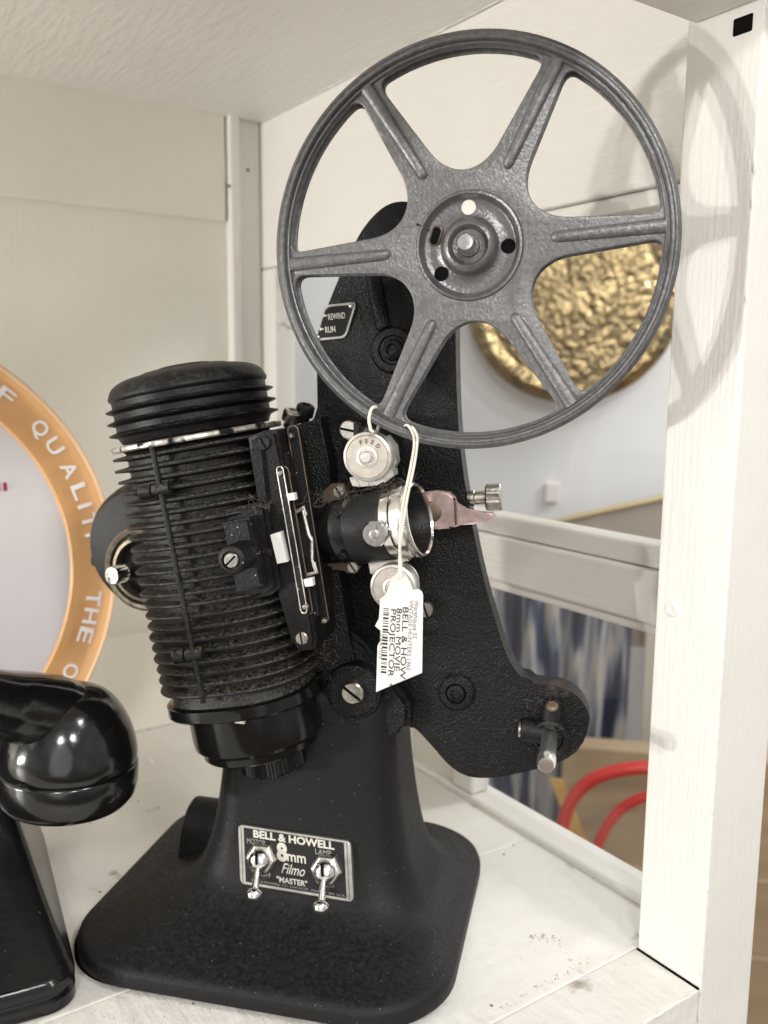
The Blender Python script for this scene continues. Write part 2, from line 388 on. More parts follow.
bm = NB(); wallboard(bm, xb1, xb2, -.02, .449, .010, t=0); finish('corner_bead', bm, 'paint', wall, smooth=None, bevel=.002)
for px, py, pr in ((229, 186, .0105), (248, 170, .0045)):
    d = ray(px, py); t = (.66-pr - CAM.y)/d.y; q = CAM + d*t
    bm = NB(); add_lathe(bm, q, (0, -1, 0), [(.0013, -.0002), (.0012, .0003), (0, .0003)], 12); finish('nail_hole', bm, 'brown', wall)
# window wall
zt = PX(600, 189).z; zrt, zrb = .1755, .1346
wr = NB(); add_box(wr, (XR, .2367, .3365), (XR+.018, .70, .4462))
wr = struct(finish('wall_right', wr, 'painth', smooth=None, bevel=.001), 'cream painted window wall at the right')
bm = NB(); add_box(bm, (XR+.004, .2367, .3285), (XR+.018, .64, .3362)); finish('sash_top', bm, 'painth', wr, smooth=None, bevel=.001)
bm = NB(); add_box(bm, (XR, .634, .0), (XR+.018, .70, .3362)); finish('stile', bm, 'paint', wr, smooth=None, bevel=.002)
bm = NB()
add_box(bm, (XR, .2367, .1385), (XR+.018, .64, .1640)); add_box(bm, (XR+.003, .2367, .1643), (XR+.018, .64, .1755)); add_box(bm, (XR+.0035, .2367, .1325), (XR+.018, .64, .1382))
finish('rail', bm, 'painth', wr, smooth=None, bevel=.0015)
ya, yb = PX(472, 795).y, PX(452, 785).y
yc, yd = PX(408, 765).y, PX(392, 755).y
bm = NB(); add_box(bm, (XR, ya, .0036), (XR+.014, yb, .1324)); finish('stile', bm, 'paint', wr, smooth=None, bevel=.002)
bm = NB(); add_box(bm, (XR+.004, yb, .0036), (XR+.012, yc, .1324)); finish('panel', bm, 'paintwall', wr, smooth=None)
bm = NB(); add_box(bm, (XR-.004, yc, .0036), (XR+.014, yd, .1324)); finish('stile', bm, 'paint', wr, smooth=None, bevel=.002)
bm = NB(); add_box(bm, (XR+.004, yd, .0036), (XR+.012, .634, .1324)); finish('panel', bm, 'paintwall', wr, smooth=None)
bm = NB(); add_box(bm, (XR+.010, .237, .175), (XR+.0125, .640, .329)); finish('window_pane', bm, 'glass', wr, smooth=None)
bm = NB(); add_box(bm, (XR+.010, .237, .0034), (XR+.0125, ya, .1335)); finish('window_pane', bm, 'glass', wr, smooth=None)
bm = NB(); add_tube(bm, smoothpath([PX(283, 322, XR+.012), PX(287, 327, XR-.004), PX(296, 330, XR-.010)]), .0009, 8); finish('hook', bm, 'nickel', wr)
# corner post
bm = NB(); add_box(bm, (.302, .2035, -.16), (.3385, .2367, .50))
post = struct(finish('post', bm, 'paint', smooth=None, bevel=.0012, bseg=3), 'white painted wooden corner post')
def paint_bead(a, b, n, rmax, m, parent, name='paint_bead'):
    a, b = V(a), V(b); pts = [a.lerp(b, (k+random.uniform(-.3, .3) if 0 < k < n else k)/n) for k in range(n+1)]
    bm_ = NB(); add_tube(bm_, pts, [rmax*(.35+.65*abs(noise.noise(V((k*.31, 5, 1))))*1.6 if random.random() < .8 else rmax/rmax*.9) for k in range(n+1)] if False else [rmax*(.35+1.1*max(0, noise.noise(V((k*.37, 5, 1))))) for k in range(n+1)], 6)
    finish(name, bm_, m, parent, smooth=60)
paint_bead((.3026, .2041, -.02), (.3026, .2041, .385), 260, .0010, 'paint', post)
paint_bead((-.3, .6535, .4465), (WX(226, 120, .006), .6535, .4465), 200, .0016, 'paintwall', wall)
paint_bead((.3305, .26, .4465), (.3305, .655, .4465), 150, .0014, 'painth', wr)
paint_bead((.3012, .2036, -.0002), (-.2, .2036, -.0002), 240, .0008, 'floorpaint', shelf)
q = PX(672, 609, .302); bm = NB(); add_lathe(bm, (.302, q.y, q.z), (-1, 0, 0), [(.0034, 0), (.0032, .0006), (.0022, .001), (.0014, .0007), (0, .0006)], 32); finish('nail_head', bm, 'paint', post)
q1, q2 = PX(732, 40, .3016), PX(752, 24, .3016)
bm = NB(); add_box(bm, (.3014, q2.y, q1.z+.001), (.304, q1.y, q2.z+.004)); finish('latch_slot', bm, 'dark', post, smooth=None, bevel=.0006)
bm = NB(); q3, q4 = PX(637, 948, .3018), PX(700, 990, .3018)
add_box(bm, (.3012, .2040, -.0004), (.3019, .2362, .0004)); finish('gap_shadow_line', bm, 'dark', post, smooth=None)

# ================================================================== OUTSIDE THE PANE
OF = Frame((.72, .72, 0), -45)
def wallquad(name, px0, px1, py0, py1, y, m, parent=None, t=.01):
    a, b = OF.P(px0, py1, y), OF.P(px1, py0, y)
    bm = NB(); add_box(bm, (a.x, y, a.z), (b.x, y+t, b.z)); return finish(name, bm, m, parent, smooth=None)
def place(o, fr=OF):
    o.location = fr.loc; o.rotation_euler = (0, 0, R(fr.deg)); return o
bm = NB(); add_box(bm, (-1.6, .46, -.9), (1.9, .48, 1.3)); struct(place(finish('wall_back', bm, 'shopwall', smooth=None)))
bm = NB(); add_box(bm, (-3, -3, -.92), (4, 4, -.9)); struct(finish('floor', bm, 'shopfloor', smooth=None))
def tagt(o, label, cat, group=None):
    o['label'] = label; o['category'] = cat
    if group: o['group'] = group
    return o
# brass plate
bfy = .40
c = OF.P(573, 296, bfy); e = OF.P(684, 296, bfy); br = (e-c).length
fb = Frame(OF.loc + OF.U*c.x + OF.Y*bfy + V((0, 0, c.z)), -45)
bm = NB(); prof = []; NR = 90
rings = []
for k in range(NR+1):
    rr = br*k/NR; f = k/NR
    h = .012 - .010*f*f
    if f > .80: h += .006*math.sin((f-.8)/.2*math.pi)
    if .42 < f < .50: h += .003
    if k == 0: rings.append([bm.verts.new((0, -h, 0))]); continue
    rg = []
    for i in range(300):
        a = 2*math.pi*i/300; x, z = rr*math.cos(a), rr*math.sin(a)
        sm_ = lambda lo, hi_: max(0, min(1, (f-lo)*30))*max(0, min(1, (hi_-f)*30))
        hh = h + .0015*noise.noise(V((x*70, z*70, 3)))
        hh += .0014*abs(math.sin(a*6+f*5))*sm_(.14, .40) + .0015*max(0, math.sin(a*16))*math.sin((f-.52)/.26*math.pi)*sm_(.52, .78)
        hh += .0018*noise.noise(V((x*130, z*130, 1))) + .001*max(0, math.sin(a*9+2*math.sin(a*27)))*sm_(.52, .78) + .0022*(.5+.5*math.sin(a*40))*sm_(.84, .93) + .003*sm_(.955, .99)
        rg.append(bm.verts.new((x, -hh, z)))
    rings.append(rg)
for A, B in zip(rings, rings[1:]):
    for i in range(300):
        j = (i+1) % 300
        if len(A) == 1: bm.faces.new((A[0], B[i], B[j]))
        else: bm.faces.new((A[i], B[i], B[j], A[j]))
o = finish('brass_plate', bm, 'brass'); so = o.modifiers.new('s', 'SOLIDIFY'); so.thickness = .002
place(o, fb); tagt(o, 'round embossed golden brass plate hanging on the white wall behind the window glass', 'plate')
# picture frame leaning under the plate
y = .33
a, b, cc = OF.P(525, 528, y), OF.P(700, 489, y), OF.P(525, 640, y)
bm = NB(); d = (b-a); n = V((0, 0, -1))
v = []
for yy in (y, y+.012):
    v += [bm.verts.new(p) for p in (V((a.x, yy, a.z)), V((b.x, yy, b.z)), V((b.x, yy, cc.z)), V((a.x, yy, cc.z)))]
for f in ((0, 1, 2, 3), (7, 6, 5, 4), (0, 4, 5, 1), (1, 5, 6, 2), (2, 6, 7, 3), (3, 7, 4, 0)): bm.faces.new([v[i] for i in f])
pf = Frame(OF.loc, OF.deg)
pr = thing('picture_frame', 'taupe board with a thin gold top edge leaning below the brass plate', 'picture frame', pf)
finish('board', bm, 'greytan', pr, smooth=None)
bm = NB(); add_tube(bm, [V((a.x, y-.002, a.z)), V((b.x, y-.002, b.z))], .0045, 12); finish('gold_edge', bm, 'goldedge', pr)
# small pale plate standing in for a blurred pinkish reflection
q = OF.P(552, 493, .45); bm = NB(); add_box(bm, (q.x-.011, .450, q.z-.016), (q.x+.011, .459, q.z+.016)); o = place(finish('reflection_patch', bm, mat('pinkish_reflection', (.76, .70, .70), .5), smooth=None, bevel=.002)); tagt(o, 'small pale pink patch imitating a blurred reflection, left of the gold edge', 'reflection')
# cloth
y = .26; a, b = OF.P(440, 1000, y), OF.P(634, 560, y); bm = NB(); nx, nz = 120, 8
g = [[bm.verts.new((a.x+(b.x-a.x)*i/nx, y+.006*math.sin(i*.42)+.004*math.sin(i*.17+1), a.z+(b.z-a.z)*k/nz)) for i in range(nx+1)] for k in range(nz+1)]
for k in range(nz):
    for i in range(nx): bm.faces.new((g[k][i], g[k][i+1], g[k+1][i+1], g[k+1][i]))
o = finish('hanging_cloth', bm, 'cloth', smooth=60); so = o.modifiers.new('s', 'SOLIDIFY'); so.thickness = .002; place(o)
tagt(o, 'blue and white streaked cloth hanging behind the lower window pane', 'cloth')
# crate
y = .10
a, b = OF.P(549, 1100, y), OF.P(900, 772, y)
cr = thing('wooden_crate', 'tan wooden crate with a yellow corner band seen through the lower pane', 'crate', OF)
bm = NB(); add_box(bm, (a.x, y, a.z-.2), (b.x, y+.035, b.z)); finish('body', bm, 'carton', cr, smooth=None, bevel=.003)
bm = NB()
a2 = OF.P(560, 905, y-.001)
w = .012
p0, p1 = OF.P(550, 778, y-.001), OF.P(598, 905, y-.001)
vv = [bm.verts.new(V((x, yy, z))) for yy in (y-.004, y-.0005) for x, z in ((p0.x, p0.z), (p0.x+.016, p0.z), (p1.x+.02, p1.z), (p1.x-.002, p1.z))]
for f in ((0, 1, 2, 3), (7, 6, 5, 4), (0, 4, 5, 1), (1, 5, 6, 2), (2, 6, 7, 3), (3, 7, 4, 0)): bm.faces.new([vv[i] for i in f])
finish('yellow_band', bm, 'yellow', cr, smooth=None)
bm = NB()
for pz in (868, 944):
    z = OF.P(640, pz, y).z; add_box(bm, (a.x+.002, y-.0022, z-.0012), (b.x, y-.0006, z+.0012))
finish('board_edge', bm, mat('pale_edge', (.5, .4, .27), .6), cr, smooth=None)
# red hoops
rh = thing('chair_back', 'red tubular chair back with two nested hoops behind the lower pane', 'chair', OF)
y = .0
def hoop(pts, r, yy):
    bm = NB(); add_tube(bm, smoothpath([OF.P(px, py, yy) for px, py in pts], 8), r, 14); finish('hoop', bm, 'red', rh)
hoop([(552, 960), (556, 880), (562, 830), (572, 800), (592, 780), (622, 770), (655, 768), (690, 774), (712, 800), (722, 860), (726, 960)], .0078, y)
hoop([(590, 960), (592, 880), (600, 840), (618, 812), (645, 797), (668, 800), (684, 822), (692, 870), (694, 960)], .0062, y+.01)
# pale strip (door jamb) right of the cloth
o = wallquad('door_jamb', 632, 720, 575, 900, .24, mat('beige_jamb', (.50, .45, .38), .6)); struct(place(o))

# ================================================================== PROJECTOR
PF = Frame((.1888, .3527, 0), -47.5)
P = PF.P
def P2(px, py, y): q = P(px, py, y); return (q.x, q.z)
pj = thing('movie_projector', 'vintage black eight millimetre film projector with finned lamp house on a flared base', 'projector', PF)
# ---- base
def lerp_sections(secs, n):
    out = []
    for i in range(len(secs)-1):
        g = lambda k: secs[max(0, min(len(secs)-1, k))]
        for k in range(n):
            t = k/n; row = []
            for c in range(len(secs[0])):
                p0, p1, p2, p3 = g(i-1)[c], g(i)[c], g(i+1)[c], g(i+2)[c]
                row.append(.5*(2*p1 + (p2-p0)*t + (2*p0-5*p1+4*p2-p3)*t*t + (3*p1-p0-3*p2+p3)*t**3))
            out.append(row)
    out.append(list(secs[-1])); return out
# z, x0, x1, y0, y1, r
low = [(.0025, -.0805, .0855, -.0755, .0765, .036), (.0030, -.082, .087, -.077, .078, .037), (.0075, -.082, .087, -.077, .078, .037), (.0095, -.0812, .0862, -.0762, .0772, .036), (.0108, -.0795, .0845, -.0745, .0755, .035)]
hi = lerp_sections([(.0114, -.0770, .0820, -.0720, .0725, .034), (.0150, -.066, .078, -.058, .062, .030), (.0190, -.050, .072, -.0445, .05, .026), (.0260, -.0395, .067, -.0345, .040, .021),
                    (.0380, -.0335, .0625, -.0290, .034, .017), (.055, -.0295, .0590, -.0262, .031, .015), (.078, -.0265, .0560, -.0245, .029, .014), (.110, -.0240, .0530, -.0230, .028, .013), (.1160, -.021, .050, -.020, .026, .010)], 6)
bm = NB()
add_loft(bm, [[V((x, y, s[0])) for x, y in rrect(s[1], s[2], s[3], s[4], s[5], 12)] for s in low+[tuple(h) for h in hi]])
base = finish('base', bm, 'baseblack', pj, smooth=50)
bm = NB(); add_loft(bm, [[V((x, y, z)) for x, y in rrect(-.084, .084, -.073, .073, .032, 12)] for z in (0, .003)]); finish('felt_pad', bm, 'dark', base)
bm = NB()   # switch housing hump at the left of the column
hx0, hx1, hy, hr = P(189, 830, .012).x, -.02, .016, .0185
prof = []
for x, s in ((hx0, .93), (hx0+.0012, 1), (hx1, 1)):
    prof.append([V((x, hy+hr*s*math.cos(R(a)), .012+(hr*1.5*s*math.sin(R(a)) if a else 0))) for a in range(0, 181, 10)] + [V((x, hy-hr*s, .006)), V((x, hy+hr*s, .006))])
add_loft(bm, prof); finish('cable_housing', bm, 'baseblack', base, smooth=50)
# ---- name plate on column front (leans with the column)
NP = [P(238.5, 824, -.0275), P(351, 841, -.0275), P(354, 902, -.0335), P(241, 883, -.0335)]
o0 = (NP[0]+NP[1]+NP[2]+NP[3])/4
ex = ((NP[1]-NP[0])+(NP[2]-NP[3])).normalized(); ey = ((NP[0]-NP[3])+(NP[1]-NP[2])); ey = ey.normalized(); ez = ex.cross(ey).normalized()
hw, hh = ((NP[1]-NP[0]).length+(NP[2]-NP[3]).length)/4, ((NP[0]-NP[3]).length+(NP[1]-NP[2]).length)/4
def NPt(a, b, d=0): return o0 + ex*(a*hw) + ey*(b*hh) + ez*d
def slab(bm, a0, a1, b0, b1, d0, d1, r=.0):
    pts = rrect(a0*hw, a1*hw, b0*hh, b1*hh, r, 5) if r else [(a0*hw, b0*hh), (a1*hw, b0*hh), (a1*hw, b1*hh), (a0*hw, b1*hh)]
    add_loft(bm, [[o0+ex*x+ey*z+ez*d for x, z in pts] for d in (d0, d1)])
bm = NB(); slab(bm, -1, 1, -1, 1, -.004, .0009, .0022); npl = finish('name_plate', bm, 'platemetal', pj, smooth=30, bevel=.0002)
bm = NB(); slab(bm, -.895, .885, -.90, .93, .0008, .00105); finish('plate_field', bm, 'plateblack', npl, smooth=None)
for s in (-.945, .935):
    bm = NB(); slab(bm, s-.004, s+.004, -.93, .93, .0008, .00098); finish('plate_line', bm, 'dark', npl, smooth=None)
def nt(body, a, b, size, width, m='letter', bold=.0, shear=0, align='CENTER'):
    text_mesh(body, size*2*hh, m, 'lettering', npl, NPt(a, b, .00112), ex, ey, .00014, bold, shear, width*2*hw, align)
nt('BELL & HOWELL', 0, .66, .175, .72, bold=.035)
nt('MOTOR', -.67, .42, .13, .17, 'letterdim'); nt('LAMP', .52, .42, .13, .14, 'letterdim')
nt('8', -.215, .03, .40, .095, bold=.05); nt('mm', .04, .04, .25, .165, bold=.015)
nt('Filmo', -.03, -.40, .25, .21, shear=.45)
nt('"MASTER"', -.06, -.72, .13, .27, bold=.02)
nt('OFF', -.52, -.62, .11, .09, 'letterdim'); nt('OFF', .60, -.62, .11, .09, 'letterdim')
nt('BELL & HOWELL CO. CHICAGO', -.28, -.84, .05, .50, 'letterdim'); nt('MADE IN U.S.A.', .62, -.85, .05, .34, 'letterdim')
for a, b in ((-.575, -.0), (.57, -.04)):
    sw = thing('toggle_switch', '', '', PF); bpy.data.objects.remove(sw)
    c = NPt(a, b, .001)
    bm = NB(); add_lathe(bm, c, ez, [(.0072, 0), (.0072, .0022), (.0060, .0032)], 6)
    hexo = finish('toggle_switch', bm, 'nickel', pj, smooth=20, bevel=.0004)
    bm = NB(); add_lathe(bm, c+ez*.003, ez, [(.0048, 0), (.0048, .002), (.0040, .0034), (.0022, .0043), (0, .0045)], 32); finish('collar', bm, 'chrome', hexo)
    bm = NB(); tip = c - ey*.0118 + ez*.0112 - ex*.0001
    bm2 = NB(); mm = Matrix((ex, ey, ez)).transposed().to_4x4(); mm.translation = c+ez*.0066
    add_box(bm2, (-.0006, -.001, -.0015), (.0006, .0042, .0010), mm); finish('slot', bm2, 'dark', hexo, smooth=None)
    s0 = c+ez*.0050; dd = (tip-s0).normalized(); ln = (tip-s0).length
    add_lathe(bm, s0, dd, [(.0010, 0), (.0013, ln*.35), (.0015, ln*.7), (.0016, ln*.84), (.0026, ln*.88), (.0034, ln*.96), (.0036, ln*1.06), (.0030, ln*1.17), (.0017, ln*1.24), (0, ln*1.26)], 24)
    finish('lever', bm, 'chrome', hexo)
# ---- arm casting
YA, YB = -.008, .0045
f, bk = YA, YB
arm_pts = [(412, 202, f), (396, 202, f), (381, 209, f), (365, 226, f), (353, 247, f), (336, 285, f), (318, 336, f), (317, 377, f), (316, 420, f),
           (300, 440, f), (300, 560, f), (312, 640, f), (330, 716, f), (345, 719, f), (395, 722, f), (408, 724, f), (418, 731, f), (432, 746, f), (447, 763, f), (462, 774, f), (480, 778, f),
           (505, 776, f), (540, 768, f), (562, 761, f), (578, 750, f), (585, 738, f), (590, 708, bk), (582, 691, bk), (570, 681, bk), (555, 676, bk), (540, 675, bk), (528, 671, bk),
           (517, 660, bk), (509, 645, bk), (503, 628, bk), (493, 595, bk), (484, 560, bk), (476, 520, bk), (469, 480, bk), (464, 440, bk), (461, 390, bk), (460, 320, bk), (462, 260, bk), (458, 225, bk), (442, 208, bk), (428, 203, f)]
pts = [(p.x, p.z) for p in smoothpath([V((*P2(*p), 0)).xzy for p in arm_pts], 3, True)]
bm = NB(); fa, fb2 = add_prism(bm, pts, YA, YB)
bmesh.ops.bevel(bm, geom=list(fa.edges)+list(fb2.edges), offset=.0011, segments=2, profile=.5, affect='EDGES')
arm = finish('arm', bm, 'armblack', pj, smooth=45)
def boss(px, py, rings, parent=arm, y=YA, name='boss', m='armblack'):
    c = P(px, py, y-.001); bm = NB(); add_lathe(bm, (c.x, y+.001, c.z), FR, rings, 48); return finish(name, bm, m, parent)
boss(393, 350, [(.0098, 0), (.0098, .0014), (.0088, .0024), (.0062, .0026), (.0056, .0018), (.0046, .0018), (.004, .004), (.0024, .0048), (.002, .0036), (0, .0034)])
boss(456, 693, [(.0082, 0), (.0080, .0018), (.0070, .0028), (.0046, .0030), (.0042, .0022), (.0036, .0034), (.0022, .0038), (.0018, .003), (0, .003)])
boss(429, 627, [(.0042, 0), (.0040, .0012), (.0030, .0016), (0, .0016)])
if True:
    bm = NB(); add_tube(bm, smoothpath([P(372, 262, YA+.0005), P(378, 300, YA+.0005), P(384, 328, YA+.0005)]), .0036, 12); finish('rib', bm, 'armblack', arm); bm = NB()
    add_tube(bm, smoothpath([P(395, 735, YA+.0005), P(404, 712, YA+.001), P(380, 690, YA+.001)]), .0012, 8)
finish('rib', bm, 'armblack', arm)
# rewind plate
RW = [P(336, 305, YA-.0008), P(355, 303, YA-.0008), P(348, 333, YA-.0008), P(316, 338, YA-.0008)]
rex = V((.985, 0, .10)).normalized(); rey = V((-.10, 0, .985)).normalized()
c1, c2, c3, c4 = [P(*p, YA-.0008) for p in ((325.5, 305), (357, 302), (346, 338), (314, 341))]
def rpoly(bm, cs, r, y0, y1, n=5):
    out = []
    m = len(cs)
    for i in range(m):
        p, a, b = V((cs[i].x, cs[i].z)), V((cs[i-1].x, cs[i-1].z)), V((cs[(i+1) % m].x, cs[(i+1) % m].z))
        d1, d2 = (a-p).normalized(), (b-p).normalized()
        for k in range(n+1):
            t = k/n; q = (p+d1*r)*(1-t)**2 + p*2*t*(1-t) + (p+d2*r)*t*t; out.append((q.x, q.y))
    add_prism(bm, out, y0, y1); return out
bm = NB(); rpoly(bm, [c1, c2, c3, c4], .0025, YA-.0012, YA+.001); rwp = finish('rewind_plate', bm, 'platemetal', pj, smooth=30)
cc = (c1+c2+c3+c4)/4
bm = NB(); rpoly(bm, [cc+(p-cc)*.87 for p in (c1, c2, c3, c4)], .0022, YA-.0014, YA-.0011); finish('plate_field', bm, 'plateblack', rwp, smooth=None)
for s, px, py, w in (('REWIND', 328.5, 320, 20), ('RUN', 325.5, 333, 12)):
    q = P(px, py, YA-.0015); text_mesh(s, .0036, 'letter', 'lettering', rwp, q, rex, rey, .0001, .01, 0, w*.00037)
for px, py in ((325.5, 315.5), (322, 329)):
    q = P(px, py, YA-.0015); bm = NB(); vs = [bm.verts.new(q+V((a, 0, b))) for a, b in ((-.001, .0007), (-.001, -.0007), (.001, 0))]; bm.faces.new(vs); finish('arrow', bm, 'letter', rwp, smooth=None)
for px, py in ((351.5, 306), (318, 337.5)):
    q = P(px, py, YA-.0012); bm = NB(); add_lathe(bm, q, FR, [(.0012, 0), (.0011, .0006), (.0006, .0010), (0, .0011)], 20); finish('rivet', bm, 'nickel', rwp)
# take-up spindle
c = P(550, 733, YA); ts = NB()
add_lathe(ts, (c.x, YA+.001, c.z), FR, [(.0082, 0), (.0080, .005), (.0072, .0062), (.0060, .0066), (.0056, .0050), (0, .0050)], 40)
tso = finish('takeup_bearing', ts, 'armblack', pj)
cx, cz = c.x, c.z
bm = NB(); add_lathe(bm, (cx, YA-.004, cz), FR, [(.0034, 0), (.0034, .0225), (.0038, .0230), (.0038, .0275), (.0030, .0290), (0, .0293)], 28); finish('spindle', bm, mat('bright_steel', (.82, .81, .79), .22, metal=.95, bump=[('noise', 500, .00012)]), tso)
bm = NB(); add_tube(bm, [V((cx, YA-.0015, cz)), V((cx-.012, YA-.0015, cz+.001))], .0052, 20); finish('catch_housing', bm, 'black', tso)
bm = NB(); add_lathe(bm, V((cx-.0122, YA-.0015, cz+.001)), (-1, 0, 0), [(.0036, 0), (.0036, .0008), (.003, .0012), (0, .0012)], 24); finish('catch_button', bm, 'nickel', tso)
bm = NB(); add_tube(bm, smoothpath([V((cx, YA-.001, cz+.004)), V((cx+.0005, YA-.001, cz+.014))]), [.005]+[.0044]*8, 16); finish('oil_cup', bm, 'black', tso)
q = V((cx+.0006, YA-.0052, cz+.0135)); bm = NB(); add_lathe(bm, q, V((0, -.5, .85)), [(.0026, 0), (.0026, .001), (.0016, .0018), (0, .0018)], 20); finish('oil_cap', bm, 'brown', tso)
# lower pivot housing
bm = NB(); hp = [P2(*p, -.012) for p in ((318, 640), (345, 622), (368, 640), (412, 700), (412, 722), (392, 726), (372, 738), (340, 738), (322, 700))]
fa, fb2 = add_prism(bm, hp, -.018, YA+.002); bmesh.ops.bevel(bm, geom=list(fa.edges), offset=.002, segments=2, affect='EDGES'); finish('pivot_housing', bm, 'armblack', pj, smooth=40)
c = P(354, 691, -.022)
bm = NB(); add_lathe(bm, (c.x, -.014, c.z), FR, [(.0125, 0), (.0125, .0085), (.0118, .0098), (.0108, .0100), (.0104, .0094), (0, .0094)], 48); pv = finish('tilt_lock', bm, 'armblack', pj)
bm = NB(); q = P(353, 724, -.022); add_box(bm, (q.x-.0035, -.0235, q.z-.004), (q.x+.0035, -.010, q.z+.006)); finish('stop_lug', bm, 'armblack', pv, smooth=None, bevel=.0006)
slotted_screw('screw', pv, V((c.x, -.0238, c.z)), .0049, .0018, 'nickel', 35)
# ---- mechanism block behind the lens
bm = NB(); hp = [P2(*p, -.02) for p in ((262, 433), (300, 424), (320, 418), (330, 470), (338, 560), (350, 640), (356, 668), (316, 672), (300, 650))]
fa, fb2 = add_prism(bm, hp, -.021, YA+.002); bmesh.ops.bevel(bm, geom=list(fa.edges), offset=.0012, segments=2, affect='EDGES'); mech = finish('film_mechanism', bm, 'armblack', pj, smooth=40)
for (px, py, yy, rr) in ((292, 416, -.012, .0042), (305, 411, -.008, .0040)):
    q = P(px, py, yy); bm = NB()
    ax = V((.30, -.25, .9)).normalized()
    add_lathe(bm, q-ax*.002, ax, [(rr*.7, -.003), (rr*.7, 0), (rr, 0), (rr, .004), (rr*.8, .0048), (rr*.45, .005), (rr*.4, .0035), (0, .0035)], 32, wob=lambda k, i: 1-.03*(i % 2)); finish('thumb_nut', bm, 'nickel' if px < 300 else 'black', mech)
# ---- lamp house
YL = -.028
top, bot = P(193, 412, YL), P(243, 670, YL)
AX = (top-bot).normalized(); AXX = V((AX.z, 0, -AX.x)); LEN = (top-bot).length
RL = ((P(270, 401, YL)-P(108, 425, YL)).length)/2*.95
def lamp_ring(t, k, off=0, n=112, ex_=2.5, bfac=.93):
    out = []
    for i in range(n):
        a = 2*math.pi*i/n; c_, s_ = math.cos(a), math.sin(a)
        x = abs(c_)**(2/ex_)*(1 if c_ > 0 else -1)*RL*k; y = abs(s_)**(2/ex_)*(1 if s_ > 0 else -1)*RL*k*bfac
        out.append(bot + AX*t + AXX*x + V((0, y, 0)))
    return out
nf = 22; t0 = -.003; tsilver = (P(113, 448, YL)-bot).dot(AX)*.5 + (P(275, 423, YL)-bot).dot(AX)*.5
rings = [lamp_ring(t0-.004, .85)]
pitch = (tsilver - .0025 - t0)/(nf)
for i in range(nf):
    t = t0+pitch*(i+.5); g = 1+random.uniform(-.012, .012); b0 = .81
    g *= .955 + .02*(i/nf)
    rings += [lamp_ring(t-pitch*.31, b0), lamp_ring(t-pitch*.24, b0+.015), lamp_ring(t-pitch*.13, g-.008), lamp_ring(t+pitch*.0, g), lamp_ring(t+pitch*.12, g-.008), lamp_ring(t+pitch*.24, b0+.015), lamp_ring(t+pitch*.31, b0)]
rings.append(lamp_ring(tsilver, .9))
bm = NB(); add_loft(bm, rings); lh = finish('lamp_house', bm, 'fin', pj, smooth=50)
# silver band
bm = NB(); add_lathe(bm, bot+AX*(tsilver-.0016), AX, [(RL*.9, -.0006), (RL*.985, -.0006), (RL*1.0, .0), (RL*1.0, .0012), (RL*.985, .0017), (RL*.9, .0017)], 96); finish('trim_band', bm, 'bare', lh)
# cap
prof = [(RL*.86, tsilver+.0008)]
tt = [(P(274, 412, YL)-bot).dot(AX)*.5+(P(110, 436, YL)-bot).dot(AX)*.5, (P(270, 401, YL)-bot).dot(AX)*.5+(P(108, 425, YL)-bot).dot(AX)*.5, (P(266, 390, YL)-bot).dot(AX)*.5+(P(108, 413, YL)-bot).dot(AX)*.5]
for t, g in zip(tt, (1.0, .995, .985)):
    prof += [(RL*.90, t-.0013), (RL*(g-.02), t-.0005), (RL*g, t), (RL*(g-.02), t+.0004), (RL*.90, t+.0012)]
tc_ = (P(259, 380, YL)-bot).dot(AX)*.5+(P(110, 401, YL)-bot).dot(AX)*.5
prof += [(RL*.90, tc_-.0012), (RL*.925, tc_-.0004), (RL*.93, tc_+.0004), (RL*.92, tc_+.0014)]
ttop = (P(190, 366, YL)-bot).dot(AX)
for a in range(8, 91, 8):
    prof.append((RL*(.56+.35*math.cos(R(a))), tc_+.0014+(ttop-tc_-.0030)*math.sin(R(a))))
prof += [(RL*.50, ttop-.0006), (RL*.32, ttop), (RL*.30, ttop+.0006), (0, ttop+.0008)]
bm = NB(); add_lathe(bm, bot, AX, prof, 112); finish('vent_cap', bm, 'cap', lh, smooth=40)
# vertical rib
bm = NB()
ra = 2*math.pi*.62
def lp(t, a, k):
    c_, s_ = math.cos(a), math.sin(a); e_ = 2.5
    return bot + AX*t + AXX*(abs(c_)**(2/e_)*(1 if c_ > 0 else -1)*RL*k) + V((0, abs(s_)**(2/e_)*(1 if s_ > 0 else -1)*RL*k*.93, 0))
tA, tB = tsilver-.002, t0
a_ = R(265)
add_tube(bm, [lp(tA, a_, .965), lp((tA+tB)/2, a_, .965), lp(tB, a_, .965)], .00115, 8); finish('rib', bm, 'fin', lh)
for t_ in (tA-.017, t0+.020):
    bm = NB(); c = lp(t_, a_-.1, .93); add_tube(bm, [c+AXX*.0005, c+AXX*.008-V((0, .0005, 0))], .0030, 14); finish('hinge_lug', bm, 'fin', lh)
    bm = NB(); c = lp(t_, a_-.1, .93); add_tube(bm, [c-AXX*.0055, c-AXX*.0005], .0030, 14); finish('hinge_lug', bm, 'fin', lh)
